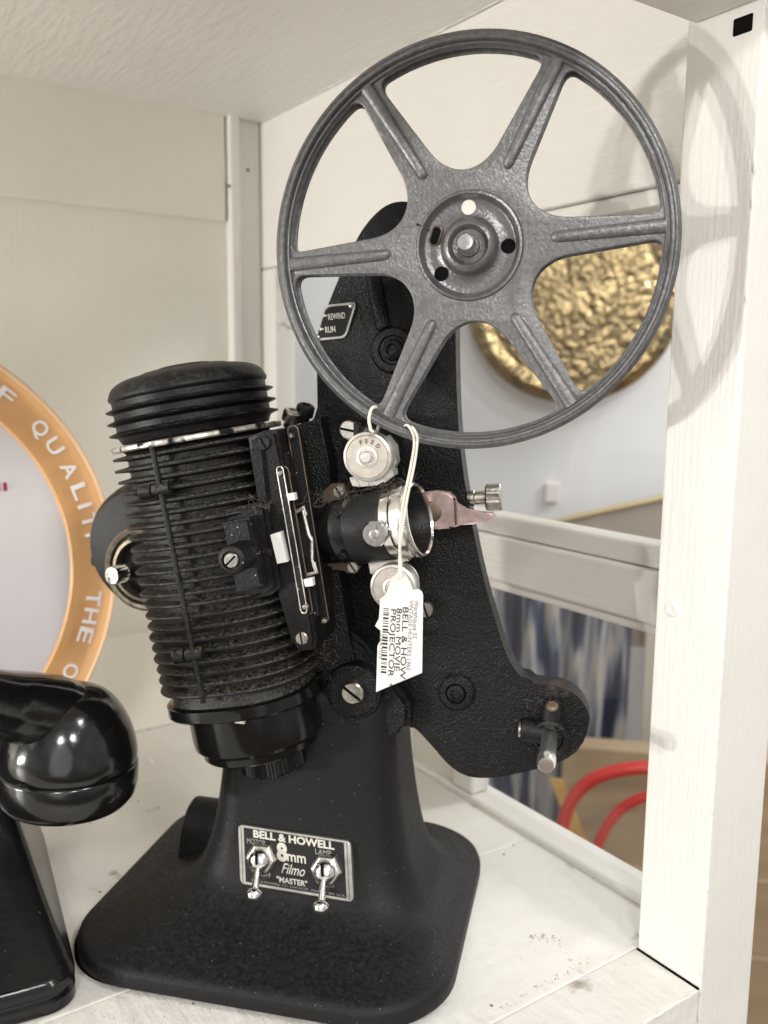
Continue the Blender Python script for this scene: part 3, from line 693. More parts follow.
# side plate of lamp house
YS = -.050
def tprism(name, pxs, y0, y1, m, parent, bev=.0012, smooth=40):
    bm = NB(); hp = [P2(px, py, y0) for px, py in pxs]
    fa, fb2 = add_prism(bm, hp, y0, y1)
    if bev: bmesh.ops.bevel(bm, geom=list(fa.edges), offset=bev, segments=2, affect='EDGES')
    return finish(name, bm, m, parent, smooth=smooth)
sp = tprism('side_plate', [(247, 438), (262, 431), (276, 430), (300, 560), (316, 640), (314, 650), (298, 652), (290, 640), (280, 600), (262, 520)], YS, -.012, 'cap', pj, .0015)
tprism('plate_step', [(249, 450), (262, 448), (268, 500), (258, 502)], YS-.0015, YS, 'cap', sp, .0006)
slotted_screw('screw', sp, P(264, 443, YS), .0028, .001, 'black', 60)
slotted_screw('screw', sp, P(302, 638, YS), .0026, .001, 'nickel', 80)
slotted_screw('screw', sp, P(266, 554, YS-.003), .0028, .001, 'black', 30)
# focus knob box
kb = tprism('knob_bracket', [(224, 510), (256, 503), (266, 506), (279, 588), (270, 596), (240, 601), (232, 596)], YS-.004, YS+.012, 'cap', pj, .0018)
tprism('bracket_block', [(222, 523), (248, 518), (262, 586), (236, 592)], YS-.012, YS-.003, 'black', kb, .0008)
c = P(232, 560, YS-.024)
bm = NB(); c0 = V((c.x, YS-.011, c.z))
pr_ = [(.0042, 0), (.0042, .001)]
for k in range(4): pr_ += [(.0050, .0014+.0028*k), (.0052, .0026+.0028*k), (.0047, .0036+.0028*k)]
pr_ += [(.0052, .0132), (.0048, .0140), (.0034, .0141), (.0033, .0130), (0, .0130)]
pr_ = [(a*1.08, b) for a, b in pr_]
add_lathe(bm, c0, FR, pr_, 48, wob=lambda k, i: 1-.02*(i % 2)); kn = finish('adjusting_knob', bm, 'black', pj, smooth=60)
slotted_screw('screw', kn, V((c.x, YS-.0242, c.z)), .0029, .0012, 'nickel', -45)
# bottom: flange + glossy socket
fl0 = -.0145
bm = NB(); rr_ = [(.905, .0), (.925, .0008), (.925, .0052), (.90, .0058)]
add_loft(bm, [lamp_ring(t0-.0042-.0056+t, k) for k, t in rr_]); so_ = finish('lamp_socket', bm, 'gloss', pj, smooth=40)
cb = bot + AX*(t0-.010) + AXX*.0022
d_ = -AX
bm = NB(); Rb = RL*.80
add_lathe(bm, cb, d_, [(Rb, -.002), (Rb, .012), (Rb*.985, .0155), (Rb*.93, .0172), (Rb*.90, .0172), (Rb*.885, .0205), (Rb*.86, .0212), (0, .0212)], 96); finish('socket_shell', bm, 'gloss', so_)
bm = NB(); add_lathe(bm, cb+AXX*.004, d_, [(Rb*.50, .020), (Rb*.50, .0305), (Rb*.47, .0315), (0, .0315)], 120, wob=lambda k, i: 1-.022*(i % 2)); finish('knurled_collar', bm, 'gloss', so_, smooth=20)
bm = NB(); q = cb + AXX*(RL*.16) + V((0, -Rb*.99, 0)) + AX*.0005; add_box(bm, (q.x-.0025, q.y-.0012, q.z-.0014), (q.x+.0025, q.y+.003, q.z+.0008)); finish('latch', bm, 'chrome', so_, smooth=None, bevel=.0006)
# ---- motor housing behind
YM = .010
c = P(152, 545, YM+.012)
Rm = (P(92, 545, YM+.012)-c).length
bm = NB(); add_lathe(bm, (c.x, YM+.045, c.z), FR, [(Rm*.9, 0), (Rm, .004), (Rm, .026), (Rm*.985, .032), (Rm*.94, .038), (Rm*.86, .042), (Rm*.5, .044), (0, .044)], 80)
mo = finish('motor_housing', bm, 'cap', pj)
q = P(146, 568, YM-.001)
bm = NB(); rr1 = (P(107, 568, YM-.001)-q).length
add_lathe(bm, (q.x, YM+.004, q.z), FR, [(rr1, 0), (rr1, .0068), (rr1*.93, .0078), (rr1*.86, .0074), (rr1*.84, .004), (rr1*.76, .004), (rr1*.75, .0085), (rr1*.68, .0088), (rr1*.66, .006), (rr1*.66, .003)], 64, caps=False); finish('bearing_ring', bm, 'brassring', mo)
bm = NB(); q1 = P(115, 575, -.030); q2 = q1 + V((.006, .030, -.001)); dv = (q1-q2).normalized(); L_ = (q1-q2).length
add_lathe(bm, q2, dv, [(.0062, 0), (.0048, .006), (.0036, L_-.004), (.0030, L_-.002)], 32); finish('oiler_stem', bm, 'cap', mo)
bm = NB(); add_lathe(bm, q1, dv, [(.0028, -.006), (.0041, -.005), (.0042, .001), (.0037, .0022), (.0025, .0024), (.0020, .0014), (0, .0014)], 40, wob=lambda k, i: 1-.04*(i % 2)); finish('oiler_knob', bm, 'chrome', mo)
bm = NB(); q = P(98, 560, YM+.016); add_lathe(bm, q, V((-.5, -.8, .1)), [(.0035, -.004), (.0035, .001), (.0028, .0026), (0, .003)], 24); finish('grommet', bm, 'gloss', mo)
# ---- film gate
YG = -.046
fg = tprism('film_gate', [(272, 455), (286, 452), (296, 500), (312, 570), (318, 616), (306, 620), (292, 560)], YG, -.015, 'black', pj, .0008)
def capsule(px0, py0, px1, py1, w, y, n=10):
    a, b = P(px0, py0, y), P(px1, py1, y); d = (b-a).normalized(); s = V((d.z, 0, -d.x)); out = []
    for k in range(n+1):
        t = math.pi*k/n; out.append(b + (d*math.sin(t) + s*math.cos(t))*w)
    for k in range(n+1):
        t = math.pi*k/n; out.append(a - (d*math.sin(t) + s*math.cos(t))*w)
    return out
for args, r_, m_ in (((280, 470, 304, 610, .0013, YG-.006), .00028, 'nickel'), ((284, 471, 308, 610, .0018, YG-.003), .00028, 'brown'), ((293, 431, 323, 618, .0022, YG+.006), .00028, 'brown')):
    cp = capsule(*args); bm = NB(); add_tube(bm, cp, r_, 8, closed=True); finish('spring_guide', bm, m_, fg)
    bm = NB(); y = args[-1]; add_prism(bm, [(p.x, p.z) for p in cp], y-.0001, y+.003); finish('guide_plate', bm, 'black', fg, smooth=None)
bm = NB(); add_tube(bm, [P(299, 432, -.024), P(312, 512, -.024)], .0009, 8); finish('gate_rod', bm, 'brown', fg)
bm = NB(); add_tube(bm, [P(327, 600, -.028), P(322, 565, -.028), P(330, 625, -.028)], .0005, 6); finish('gate_wire', bm, 'brown', fg)
for px, py, r_ in ((292, 436, .0012), (281, 473, .0013), (306, 606, .0014), (325, 620, .0013)):
    q = P(px, py, YG-.005 if px in (281, 306) else YG+.004); bm = NB(); add_lathe(bm, q, FR, [(r_, 0), (r_, .001), (r_*.6, .0018), (0, .0019)], 20); finish('pin', bm, 'nickel', fg)
def wtab(name, pxs, y, t=.003, m='white'):
    return tprism(name, pxs, y, y+t, m, fg, .0002, None)
wtab('gate_tab', [(270, 535), (280, 532), (287, 562), (277, 564)], YG-.008, .006)
wtab('gate_tab', [(286, 494), (294, 493), (295, 500), (288, 501)], YG-.008)
wtab('gate_tab', [(303, 580), (312, 578), (313, 586), (305, 587)], YG-.008)
for pxs in (((296, 512), (304, 507), (306, 515)), ((303, 510), (309, 535), (312, 540)), ((312, 540), (312, 560), (316, 572)), ((305, 575), (317, 572), (314, 562))):
    bm = NB(); add_tube(bm, [P(px, py, YG-.002) for px, py in pxs], .0009, 8); finish('pressure_shoe', bm, 'nickel', fg)
# ---- lens
YN = -.032
l0, l1 = P(306, 536, YN+.003), P(421, 519, YN-.004)
LD = (l1-l0).normalized(); LL = (l1-l0).length
kf = LL/115.0
def lx(px): return (px-306)*kf
Rk = (P(372, 490, YN)-P(372, 561, YN)).length/2
bm = NB(); add_lathe(bm, l0, LD, [(Rk*.20, lx(308)), (Rk*.28, lx(311)), (Rk*.78, lx(336)), (Rk*.85, lx(341)), (Rk*.87, lx(345))], 72); 
ln = finish('lens', bm, 'lensgloss', pj)
bm = NB(); add_lathe(bm, l0, LD, [(Rk*.86, lx(343)), (Rk*.92, lx(344)), (Rk*.92, lx(358)), (Rk*.9, lx(359))], 72); finish('lens_band', bm, 'lensgloss', ln)
for px, py in ((336, 513), (341, 556)):
    q = P(px+2, py, YN-Rk*.82); slotted_screw('screw', ln, q, .0016, .0005, 'lensgloss', 40, (q-(l0+LD*((q-l0).dot(LD)))).normalized())
bm = NB(); add_lathe(bm, l0, LD, [(Rk*.93, lx(357)), (Rk, lx(358)), (Rk, lx(391)), (Rk*.98, lx(392)), (Rk*.9, lx(394))], 96); finish('lens_barrel', bm, 'lensblack', ln)
Rr = (P(414, 482, YN)-P(420, 558, YN)).length/2*.97
bm = NB()
pr_ = [(Rk*.95, lx(390)), (Rr*.90, lx(391)), (Rr*.92, lx(393)), (Rr*.92, lx(401)), (Rr*.97, lx(403)), (Rr*.985, lx(404)), (Rr*.985, lx(413)), (Rr*.95, lx(414))]
add_lathe(bm, l0, LD, pr_+[(Rr*.97, lx(415))], 96, caps=False); finish('focus_ring', bm, 'chrome', ln, smooth=30)
bm = NB(); add_lathe(bm, l0, LD, [(Rr*.95, lx(414.5)), (Rr*1.0, lx(415)), (Rr*1.0, lx(419)), (Rr*.985, lx(420.5)), (Rr*.94, lx(421)), (Rr*.90, lx(419)), (Rr*.88, lx(412))], 200, caps=False, wob=lambda k, i: 1-(.012*(i % 2) if k in (1, 2) else 0)); finish('knurled_rim', bm, 'chrome', ln, smooth=20)
bm = NB(); add_lathe(bm, l0, LD, [(Rr*.9, lx(418)), (Rr*.86, lx(412)), (Rr*.72, lx(400)), (Rr*.70, lx(392)), (0, lx(392))], 72, caps=False); finish('lens_bore', bm, 'lensblack', ln)
bm = NB(); add_lathe(bm, l0, LD, [(Rr*.72, lx(398)), (Rr*.5, lx(400)), (0, lx(401))], 48, caps=False); finish('front_glass', bm, mat('coated_lens_glass', (.01, .01, .015), .03, spec=1.0), ln)
c = P(375, 534, YN-Rk-.0035)
q0 = V((c.x, YN-Rk*.85, c.z))
bm = NB(); add_lathe(bm, q0, FR, [(.0030, 0), (.0030, .0040), (.0050, .0042), (.0051, .0060), (.0046, .0066), (0, .0066)], 40); ss = finish('set_screw', bm, 'chrome', ln)
bm = NB(); add_lathe(bm, q0+FR*.0064, FR, [(.0020, 0), (.0018, .0012), (.0010, .0014), (0, .0012)], 24); finish('set_screw_hub', bm, 'nickel', ss)
bm = NB(); a = P(375, 534, q0.y-.0068)
for s in (1, -1):
    vs = [bm.verts.new(a+V((x, 0, z))) for x, z in ((-.0016, 0), (.0016, 0), (.0002, s*.0040))]; bm.faces.new(vs if s < 0 else vs[::-1])
finish('pointer', bm, 'nickel', ss, smooth=None)
# brackets
for pxs, sc in ((((322, 505), (322, 492), (331, 484), (342, 484), (346, 491), (341, 498), (332, 502)), (339, 491.5)), (((321, 565), (331, 564), (350, 561), (360, 567), (355, 574), (345, 573), (332, 567)), (353, 567))):
    b_ = tprism('bracket', pxs, -.026, -.021, 'brown', pj, .0008); slotted_screw('screw', b_, P(*sc, -.0262), .0024, .0010, 'alu', 55)
# ---- sprocket rollers
def roller(px, py, rpx, name_text=None):
    yF = -.040; c = P(px, py, yF); r_ = (P(px+rpx, py, yF)-c).length
    bm = NB(); c0 = V((c.x, yF, c.z))
    add_lathe(bm, c0-FR*.014, FR, [(r_*.8, 0), (r_*.86, .0005), (r_*.9, .002), (r_*.78, .0025), (r_*.78, .0055), (r_*1.0, .0062), (r_*1.03, .0075), (r_*1.03, .0125), (r_*1.0, .0137), (r_*.90, .0142), (r_*.86, .0136)], 64)
    o = finish('film_roller', bm, 'alu', pj)
    bm = NB(); add_lathe(bm, c0, FR, [(r_*.86, -.0008), (r_*.86, -.0001), (r_*.42, 0)], 64); finish('roller_face', bm, 'aluface', o)
    bm = NB(); add_lathe(bm, c0, FR, [(r_*.44, -.0004), (r_*.44, .0004), (r_*.34, .0006), (r_*.32, .0002), (r_*.26, .0002), (r_*.25, .0016), (r_*.2, .0022), (0, .0023)], 40); finish('roller_hub', bm, 'alu', o)
    if name_text:
        n = len(name_text)
        bmt = NB()
        for k, ch in enumerate(name_text):
            an = R(112-22*k); rr = r_*.56; d2 = V((math.cos(an), 0, math.sin(an))); e2 = V((math.sin(an), 0, -math.cos(an)))
            text_mesh(ch, r_*.24, 'nickel', '', None, c0+d2*rr-e2*r_*.07+FR*.0001, e2, d2, .0001, .02, bm=bmt)
        finish('lettering', bmt, 'brown', o, smooth=None)
    return o, c0, r_
ro, c0, r_ = roller(367, 457, 24, 'FEED')
sh_ = tprism('film_shoe', [(349, 478), (392, 470), (393, 476), (384, 483), (376, 484), (372, 486), (358, 487), (352, 486)], -.036, -.026, 'alu', ro, .0006)
tprism('roller_guard', [(386, 436), (394, 446), (396, 462), (391, 472), (386, 472), (390, 458)], -.032, -.024, 'alu', ro, .0005)
b_ = tprism('roller_arm', [(342, 428), (346, 422), (354, 422), (376, 432), (380, 441), (350, 441), (343, 438)], -.028, -.022, 'nickel', ro, .0008)
slotted_screw('screw', b_, P(349, 430, -.028), .0038, .0010, 'alu', 10)
tprism('spring_clip', [(353, 423), (361, 423), (360, 436), (353, 440)], -.034, -.028, 'black', ro, .0006)
ro2, c0, r_ = roller(393, 588, 23)
tprism('film_shoe', [(368, 563), (407, 557), (408, 562), (396, 564), (383, 569), (378, 576), (370, 574)], -.034, -.024, 'alu', ro2, .0006)
slotted_screw('roller_screw', pj, P(426, 609, -.012), .0036, .0020, 'nickel', 70)
# ---- lever and knob at the right
lv = NB()
out = [P2(px, py, -.018) for px, py in ((424, 492), (438, 490), (450, 492), (455, 497), (458, 505), (468, 511), (482, 513), (494, 512), (496, 516), (488, 521), (474, 524), (462, 524), (455, 524), (450, 528), (436, 529), (428, 526))]
fa, fb2 = add_prism(lv, out, -.020, -.0165); bmesh.ops.bevel(lv, geom=list(fa.edges), offset=.001, segments=2, affect='EDGES'); lvo = finish('clutch_lever', lv, 'pink', pj, smooth=50)
bm = NB(); add_tube(bm, [P(455, 500, -.0208), P(456, 525, -.0208)], .0005, 6); finish('lever_crease', bm, 'brown', lvo)
bm = NB(); add_lathe(bm, P(431, 512, -.020), FR, [(.0045, -.010), (.0045, .0004), (.0038, .0008), (0, .0008)], 24); finish('lever_pivot', bm, 'brown', lvo)
k0, k1 = P(462, 498, -.004), P(501, 497, -.004); dk = (k1-k0).normalized(); Lk_ = (k1-k0).length
bm = NB(); add_lathe(bm, k0, dk, [(.0030, -.006), (.0030, Lk_*.2), (.0035, Lk_*.22), (.0035, Lk_*.32), (.0030, Lk_*.34), (.0030, Lk_*.62)], 28); fk = finish('speed_knob', bm, 'nickel', pj)
bm = NB(); add_lathe(bm, k0, dk, [(.0052, Lk_*.62), (.0058, Lk_*.66), (.0058, Lk_*.98), (.0052, Lk_*1.02), (0, Lk_*1.03)], 48, wob=lambda k, i: 1-(.05*(i % 2) if k in (1, 2) else 0)); finish('knurled_head', bm, 'nickel', fk, smooth=20)
# lint and fibres caught around the lens and gate
bm = NB()
def fibre(c, n=5, st=.003, r=.00009):
    p = [V(c)]
    d = V((random.uniform(-1, 1), random.uniform(-.6, .3), random.uniform(-.5, .5))).normalized()
    for k in range(n):
        d = (d + V((random.uniform(-1, 1), random.uniform(-.8, .8), random.uniform(-1, 1)))*.7).normalized(); p.append(p[-1]+d*st)
    add_tube(bm, smoothpath(p, 4), r, 4)
for k in range(110):
    t = random.random(); px = 318+t*78; py = 497 - t*9 + random.gauss(0, 2.0)
    fibre(P(px, py, YN-random.uniform(-.004, .008)), 4, .0012)
for k in range(60):
    fibre(P(random.uniform(392, 402)+random.uniform(0, 14), random.uniform(478, 498), random.uniform(-.03, -.012)), 4, .0015)
for k in range(22):
    t = random.random(); fibre(P(292+t*28, 500+t*8+random.gauss(0, 3), random.uniform(-.045, -.026)), 4, .0015)
for k in range(22):
    fibre(P(random.gauss(258, 9), random.gauss(506, 3), YS-.004), 3, .0012)
for k in range(16):
    fibre(P(random.uniform(526, 556), random.uniform(698, 712), YA-.001), 3, .0010)
for k in range(70):
    fibre(P(random.gauss(322, 8), random.gauss(640, 18), -.022), 4, .0014)
lo_ = finish('lint', bm, 'lint', pj, smooth=None); lo_['kind'] = 'stuff'

# ================================================================== FILM REEL
YR = -.0425
rc_ = P(467, 243, YR); xs = [P(278, 243, YR), P(681, 222, YR)]
cc = V(((P(278, 245, YR).x+P(681, 222, YR).x)/2, 0, (P(480, 27, YR).z+P(452, 450, YR).z)/2))
RR = ((P(681, 222, YR).x-P(278, 245, YR).x)/2 + (P(480, 27, YR).z-P(452, 450, YR).z)/2)/2
RFr = PF.shifted((cc.x, YR, cc.z-RR))
reel = thing('film_reel', 'large grey hammertone film reel with six spokes on the projector arm', 'film reel', RFr)
ZC = RR      # reel centre height in its frame
ang0 = [4.4+60*k for k in range(6)]
def window(a_mid, n=14):
    """opening between two spokes: rounded outline in (x,z) about the reel centre"""
    Ro, Ri = RR*.920, RR*.43; out = []
    w_out, w_in = RR*.056, RR*.092      # half widths of spoke at rim and near hub
    a0, a1 = R(a_mid-30), R(a_mid+30)
    def sidept(a, s, t):                 # along spoke a, side s, t 0 at hub 1 at rim
        rad = Ri + (Ro-Ri)*t; w = w_in + (w_out-w_in)*min(1, t)
        # hub flare
        return V((math.cos(a)*rad - s*math.sin(a)*w, math.sin(a)*rad + s*math.cos(a)*w))
    pA_out, pA_in = sidept(a0, 1, 1), sidept(a0, 1, .13); pB_out, pB_in = sidept(a1, -1, 1), sidept(a1, -1, .13)
    am = R(a_mid)
    ctrl = []
    # outer arc between the two rim points
    fA, fB = math.atan2(pA_out.y, pA_out.x), math.atan2(pB_out.y, pB_out.x)
    while fB < fA: fB += 2*math.pi
    cr = .055
    arc = [V((math.cos(fA+(fB-fA)*k/n), math.sin(fA+(fB-fA)*k/n)))*Ro for k in range(n+1)]
    def fillet(p, a, b, r, m=6):
        d1, d2 = (a-p).normalized(), (b-p).normalized(); r1 = min(r, (a-p).length*.49); r2 = min(r, (b-p).length*.9)
        return [(p+d1*r1)*(1-t)**2 + p*2*t*(1-t) + (p+d2*r2)*t*t for t in [k/m for k in range(m+1)]]
    rf = RR*.07
    pts = []
    # corner A (rim, spoke a0)
    nxt = V((math.cos(fA+.12), math.sin(fA+.12)))*Ro
    pts += fillet(pA_out, pA_in, nxt, rf)
    pts += [p for p in arc if .12 < (math.atan2(p.y, p.x)-fA) % (2*math.pi) < (fB-fA)-.12]
    prv = V((math.cos(fB-.12), math.sin(fB-.12)))*Ro
    pts += fillet(pB_out, prv, pB_in, rf)
    # down spoke a1, around concave hub edge
    hubp = V((math.cos(am), math.sin(am)))*RR*.375
    pts.append(pB_out.lerp(pB_in, .5))
    t2 = []
    P0, P3 = pB_in, pA_in
    dB = (pB_in-pB_out).normalized(); dA = (pA_in-pA_out).normalized()
    L2 = (P3-P0).length*.50
    for k in range(17):
        t = k/16; b0, b1, b2, b3 = (1-t)**3, 3*t*(1-t)**2, 3*t*t*(1-t), t**3
        q_ = P0*b0 + (P0+dB*L2)*b1 + (P3+dA*L2)*b2 + P3*b3
        if q_.length < RR*.362: q_ = q_.normalized()*(RR*.362*.5 + max(q_.length, RR*.33)*.5)
        t2.append(q_)
    pts += t2
    pts.append(pA_in.lerp(pA_out, .5))
    return [(p.x, p.y) for p in pts]
def circ(cx, cz, r, n=96, rev=False):
    p = [(cx+r*math.cos(2*math.pi*k/n), cz+r*math.sin(2*math.pi*k/n)) for k in range(n)]; return p[::-1] if rev else p
def flange(y0, thick, side):
    holes = [[(x, z+ZC) for x, z in window(a+30)] for a in ang0]
    holes.append(circ(0, ZC, RR*.262, 64))
    bm = curve_plate(circ(0, ZC, RR*.985, 160), holes, y0, thick, .00045, 2)
    # rim: stepped bead lathe about the axis
    d = FR if side > 0 else -FR; yc = y0 if side > 0 else y0+thick
    return bm, d, yc
for y0, side in ((0, 1), (.0062, -1)):
    bm, d, yc = flange(y0, .0014, side)
    pr = [(RR*.922, -.0003), (RR*.925, .0007), (RR*.929, .0013), (RR*.934, .0012), (RR*.938, .0001), (RR*.946, .0001), (RR*.950, .0013), (RR*.957, .0018), (RR*.966, .0018), (RR*.970, .0012), (RR*.975, .0013), (RR*.981, .0017), (RR*.990, .0009), (RR*1.0, .0002), (RR*1.0, -.0016), (RR*.985, -.0022)]
    add_lathe(bm, (0, yc, ZC), d, pr, 160, caps=False)
    fl = finish('flange', bm, 'hammer', reel, smooth=40)
    if side > 0: front = fl
    for a in ang0:
        bm = NB(); ca, sa = math.cos(R(a)), math.sin(R(a)); n = 12; rings = []
        for k in range(n+1):
            t = k/n; rad = RR*(.40+.53*t); w = RR*(.026+.010*t); h = .0016
            if k == 0: rad -= RR*.004; w *= .30; h = .0002
            elif k == 1: rad -= RR*.040; w *= .70; h *= .6
            elif k == 2: rad -= RR*.068; w *= .95; h *= .95
            elif k == 3: rad -= RR*.04
            rg = []
            for s in range(9):
                ph = math.pi*s/8; ww = -math.cos(ph)*w; hh_ = math.sin(ph)*h
                rg.append(V((ca*rad - sa*ww, yc + d.y*hh_, ZC + sa*rad + ca*ww)))
            rg.append(V((ca*rad - sa*0, yc-d.y*.0004, ZC+sa*rad))); rings.append(rg)
        add_loft(bm, rings); finish('spoke_ridge', bm, 'hammer', fl, smooth=60)
    # recessed hub dish
    bm = NB()
    pr = [(RR*.262, -.0006), (RR*.262, .0006), (RR*.250, .0008), (RR*.240, -.0004), (RR*.232, -.0022), (RR*.222, -.0026), (RR*.150, -.0026), (RR*.138, -.0018), (RR*.130, .0012), (RR*.118, .0024), (RR*.100, .0028), (RR*.088, .0018), (RR*.080, .0003), (RR*.055, .0001), (RR*.050, .0012), (RR*.036, .0012)]
    add_lathe(bm, (0, yc, ZC), d, pr, 96, caps=False); hd = finish('hub_dish', bm, 'hammerd', fl, smooth=60)
    if side > 0:
        for an, rr in ((93, .190), (0, .190), (222, .190)):
            p = V((math.cos(R(an))*RR*rr, yc+.0026-.0002, ZC+math.sin(R(an))*RR*rr))
            bm = NB(); add_lathe(bm, p, d, [(RR*.0365, -.0002), (RR*.0355, .0001), (0, .00012)], 32)
            finish('hub_hole', bm, 'dark' if an != 93 else mat('pale_behind_hole', (.62, .60, .56), .6), hd)
        an = R(166); p = V((math.cos(an)*RR*.178, yc+.0024, ZC+math.sin(an)*RR*.178+.001))
        bm = NB(); q = rrect(-.0018, .0018, -.0035, .0035, .0017, 6)
        ct = [p+V((x*.95+z*.30, -.0003, z*.95-x*.30)) for x, z in q]; add_prism(bm, [(v_.x, v_.z) for v_ in ct], p.y-.0003, p.y); finish('clip_slot', bm, 'dark', hd, smooth=None)
        bm = NB(); add_tube(bm, ct, .00028, 6, closed=True); finish('film_clip', bm, 'brown', hd)
        bm = NB(); add_tube(bm, smoothpath([p+V((-.0022, -.0004, .0022)), p+V((-.0048, -.0016, .0034)), p+V((-.0066, -.0034, .0040))]), .0004, 6); finish('film_clip', bm, 'brown', hd)
bm = NB(); add_lathe(bm, (0, .0012, ZC), -FR, [(RR*.245, 0), (RR*.245, .0055)], 64, caps=False); finish('core', bm, 'hammerd', reel)
# spindle of the projector through the hub
bm = NB(); s0 = V((cc.x, YA, cc.z))
add_lathe(bm, s0, FR, [(.0058, -.002), (.0058, .018), (.0034, .019), (.0031, .0385), (.0031, .0392)], 32); spn = finish('reel_spindle', bm, 'nickel', pj)
bm = NB(); add_lathe(bm, s0+FR*.0385, FR, [(.0029, 0), (.0029, .0015), (.0033, .0018), (.0033, .0050), (.0027, .0062), (0, .0064)], 32); finish('spindle_tip', bm, 'chrome', spn)

# ================================================================== PRICE TAG
TY = -.0585
TF = PF.shifted((P(400, 690, TY).x, TY, P(400, 690, TY).z)); TP = TF.P
tag = thing('price_tag', 'white paper price tag with barcode hanging by string from the reel rim', 'price tag', TF)
def tagpoly(pxs, y0, y1, m, name):
    bm = NB(); add_prism(bm, [(TP(px, py, y0).x, TP(px, py, y0).z) for px, py in pxs], y0, y1); return finish(name, bm, m, tag, smooth=None)
tagpoly([(397, 573), (404, 572), (407, 577), (413, 590), (419, 592), (423, 600), (422, 673), (376, 692), (378, 650), (381, 640), (382, 632), (375, 626), (379, 618), (380, 600), (386, 594), (392, 578)], 0, .0004, 'paper', 'card')
tagpoly([(383, 597), (418, 589), (421.5, 591), (423, 595), (422, 672), (376, 692), (377.5, 646), (380.5, 640), (380, 599)], -.0003, -.00005, 'label', 'sticker')
# text runs down the tag
d0, d1 = TP(402, 592, -.0004), TP(398, 680, -.0004)
te = (d1-d0).normalized(); tu = V((0, -1, 0)).cross(te).normalized()
if tu.x < 0: tu = -tu
tl = (d1-d0).length/88.1
def tt_(s, px, py, size, lenpx, m='ink', bold=.0):
    text_mesh(s, size*tl, m, 'print', tag, TP(px, py, -.0004), te, tu, .00006, bold, 0, lenpx*tl)
tt_('Warehouse 55', 414.5, 600, 6.2, 38, 'inkg'); tt_('VINTAGE HUNTERS 1960', 409.5, 600, 5.8, 70, 'inkg')
tt_('BELL & HOW', 403, 607, 8.0, 72, 'ink'); tt_('8mm MOVIE', 397, 608, 7.6, 63, 'ink'); tt_('PROJECTOR', 391, 609, 7.6, 68, 'ink')
tt_('LRK7D2', 380, 635, 4.2, 24, 'inkg'); tt_('4', 389.5, 683, 5, 3, 'ink')
bm = NB(); t = 0; o_ = TP(383.5, 608, -.0004)
while t < 66:
    w = random.choice((.7, .9, 1.4, 2.0)); g = random.choice((.7, .9, 1.3, 1.8))
    a = o_+te*(t*tl); b = o_+te*((t+w)*tl); h_ = tu*(5.5*tl)
    bm.faces.new([bm.verts.new(p) for p in (a, a+h_, b+h_, b)]); t += w+g
finish('barcode', bm, 'ink', tag, smooth=None)
# string: loop round the rim and two strands
bm = NB()
L = lambda px, py, y: TP(px, py, y)
yr = YR-TY
add_tube(bm, smoothpath([L(371, 431, yr-.004), L(369, 420, yr-.004), L(371, 410, yr-.003), L(375, 407, yr-.001), L(378, 411, yr+.003), L(379, 424, yr+.012), L(376, 432, yr+.008), L(372, 431, yr-.004)]), .00065, 8)
add_tube(bm, smoothpath([L(407, 430, yr+.006), L(412, 427, yr-.0045), L(417, 436, yr-.005), L(417, 446, yr-.005), L(414, 466, -.001), L(407, 500, -.004), L(401, 540, -.0035), L(399.5, 560, -.002), L(399, 578, -.001)]), .0005, 8)
add_tube(bm, smoothpath([L(402, 429, yr+.006), L(407, 425, yr-.0045), L(413, 434, yr-.005), L(414, 446, yr-.005), L(410, 470, -.002), L(402, 510, -.004), L(399.5, 545, -.0035), L(401, 562, -.002), L(401, 578, -.001)]), .0005, 8)
finish('string', bm, 'string', tag)

# ================================================================== ROUND SIGN
import itertools
sy = .490; lean = .10
# plane: y = sy + lean*z ; work with a tilted empty
SFr = Frame((.022, sy+.0, 0), 0)
def on_plane(px, py):
    d = ray(px, py); n = V((0, 1, -lean)); t = (sy - (CAM.y - lean*CAM.z))/(d.y - lean*d.z); return CAM + d*t
def fit(pxs):
    Q = [on_plane(*p) for p in pxs]; k = math.sqrt(1+lean*lean)
    A = [[2*q.x, 2*q.z*k, 1] for q in Q]; b = [q.x**2 + (q.z*k)**2 for q in Q]
    ata = Matrix([[sum(r_[i]*r_[j] for r_ in A) for j in range(3)] for i in range(3)]); atb = V([sum(A[m][i]*b[m] for m in range(len(A))) for i in range(3)])
    s = ata.inverted() @ atb; return s.x, s.y, math.sqrt(s.z+s.x**2+s.y**2)
ox, oz, oR = fit([(0, 364), (98, 469), (113, 610), (92, 680), (112, 535)]); ix, iz, iR = fit([(0, 405), (72, 493), (84, 555), (53, 672)])
sg = thing('round_sign', 'round sign with copper orange rim lettered in white, leaning at the left wall', 'sign', Frame((ox, sy, 0), 0))
sg.rotation_euler = (-math.atan(lean), 0, 0)
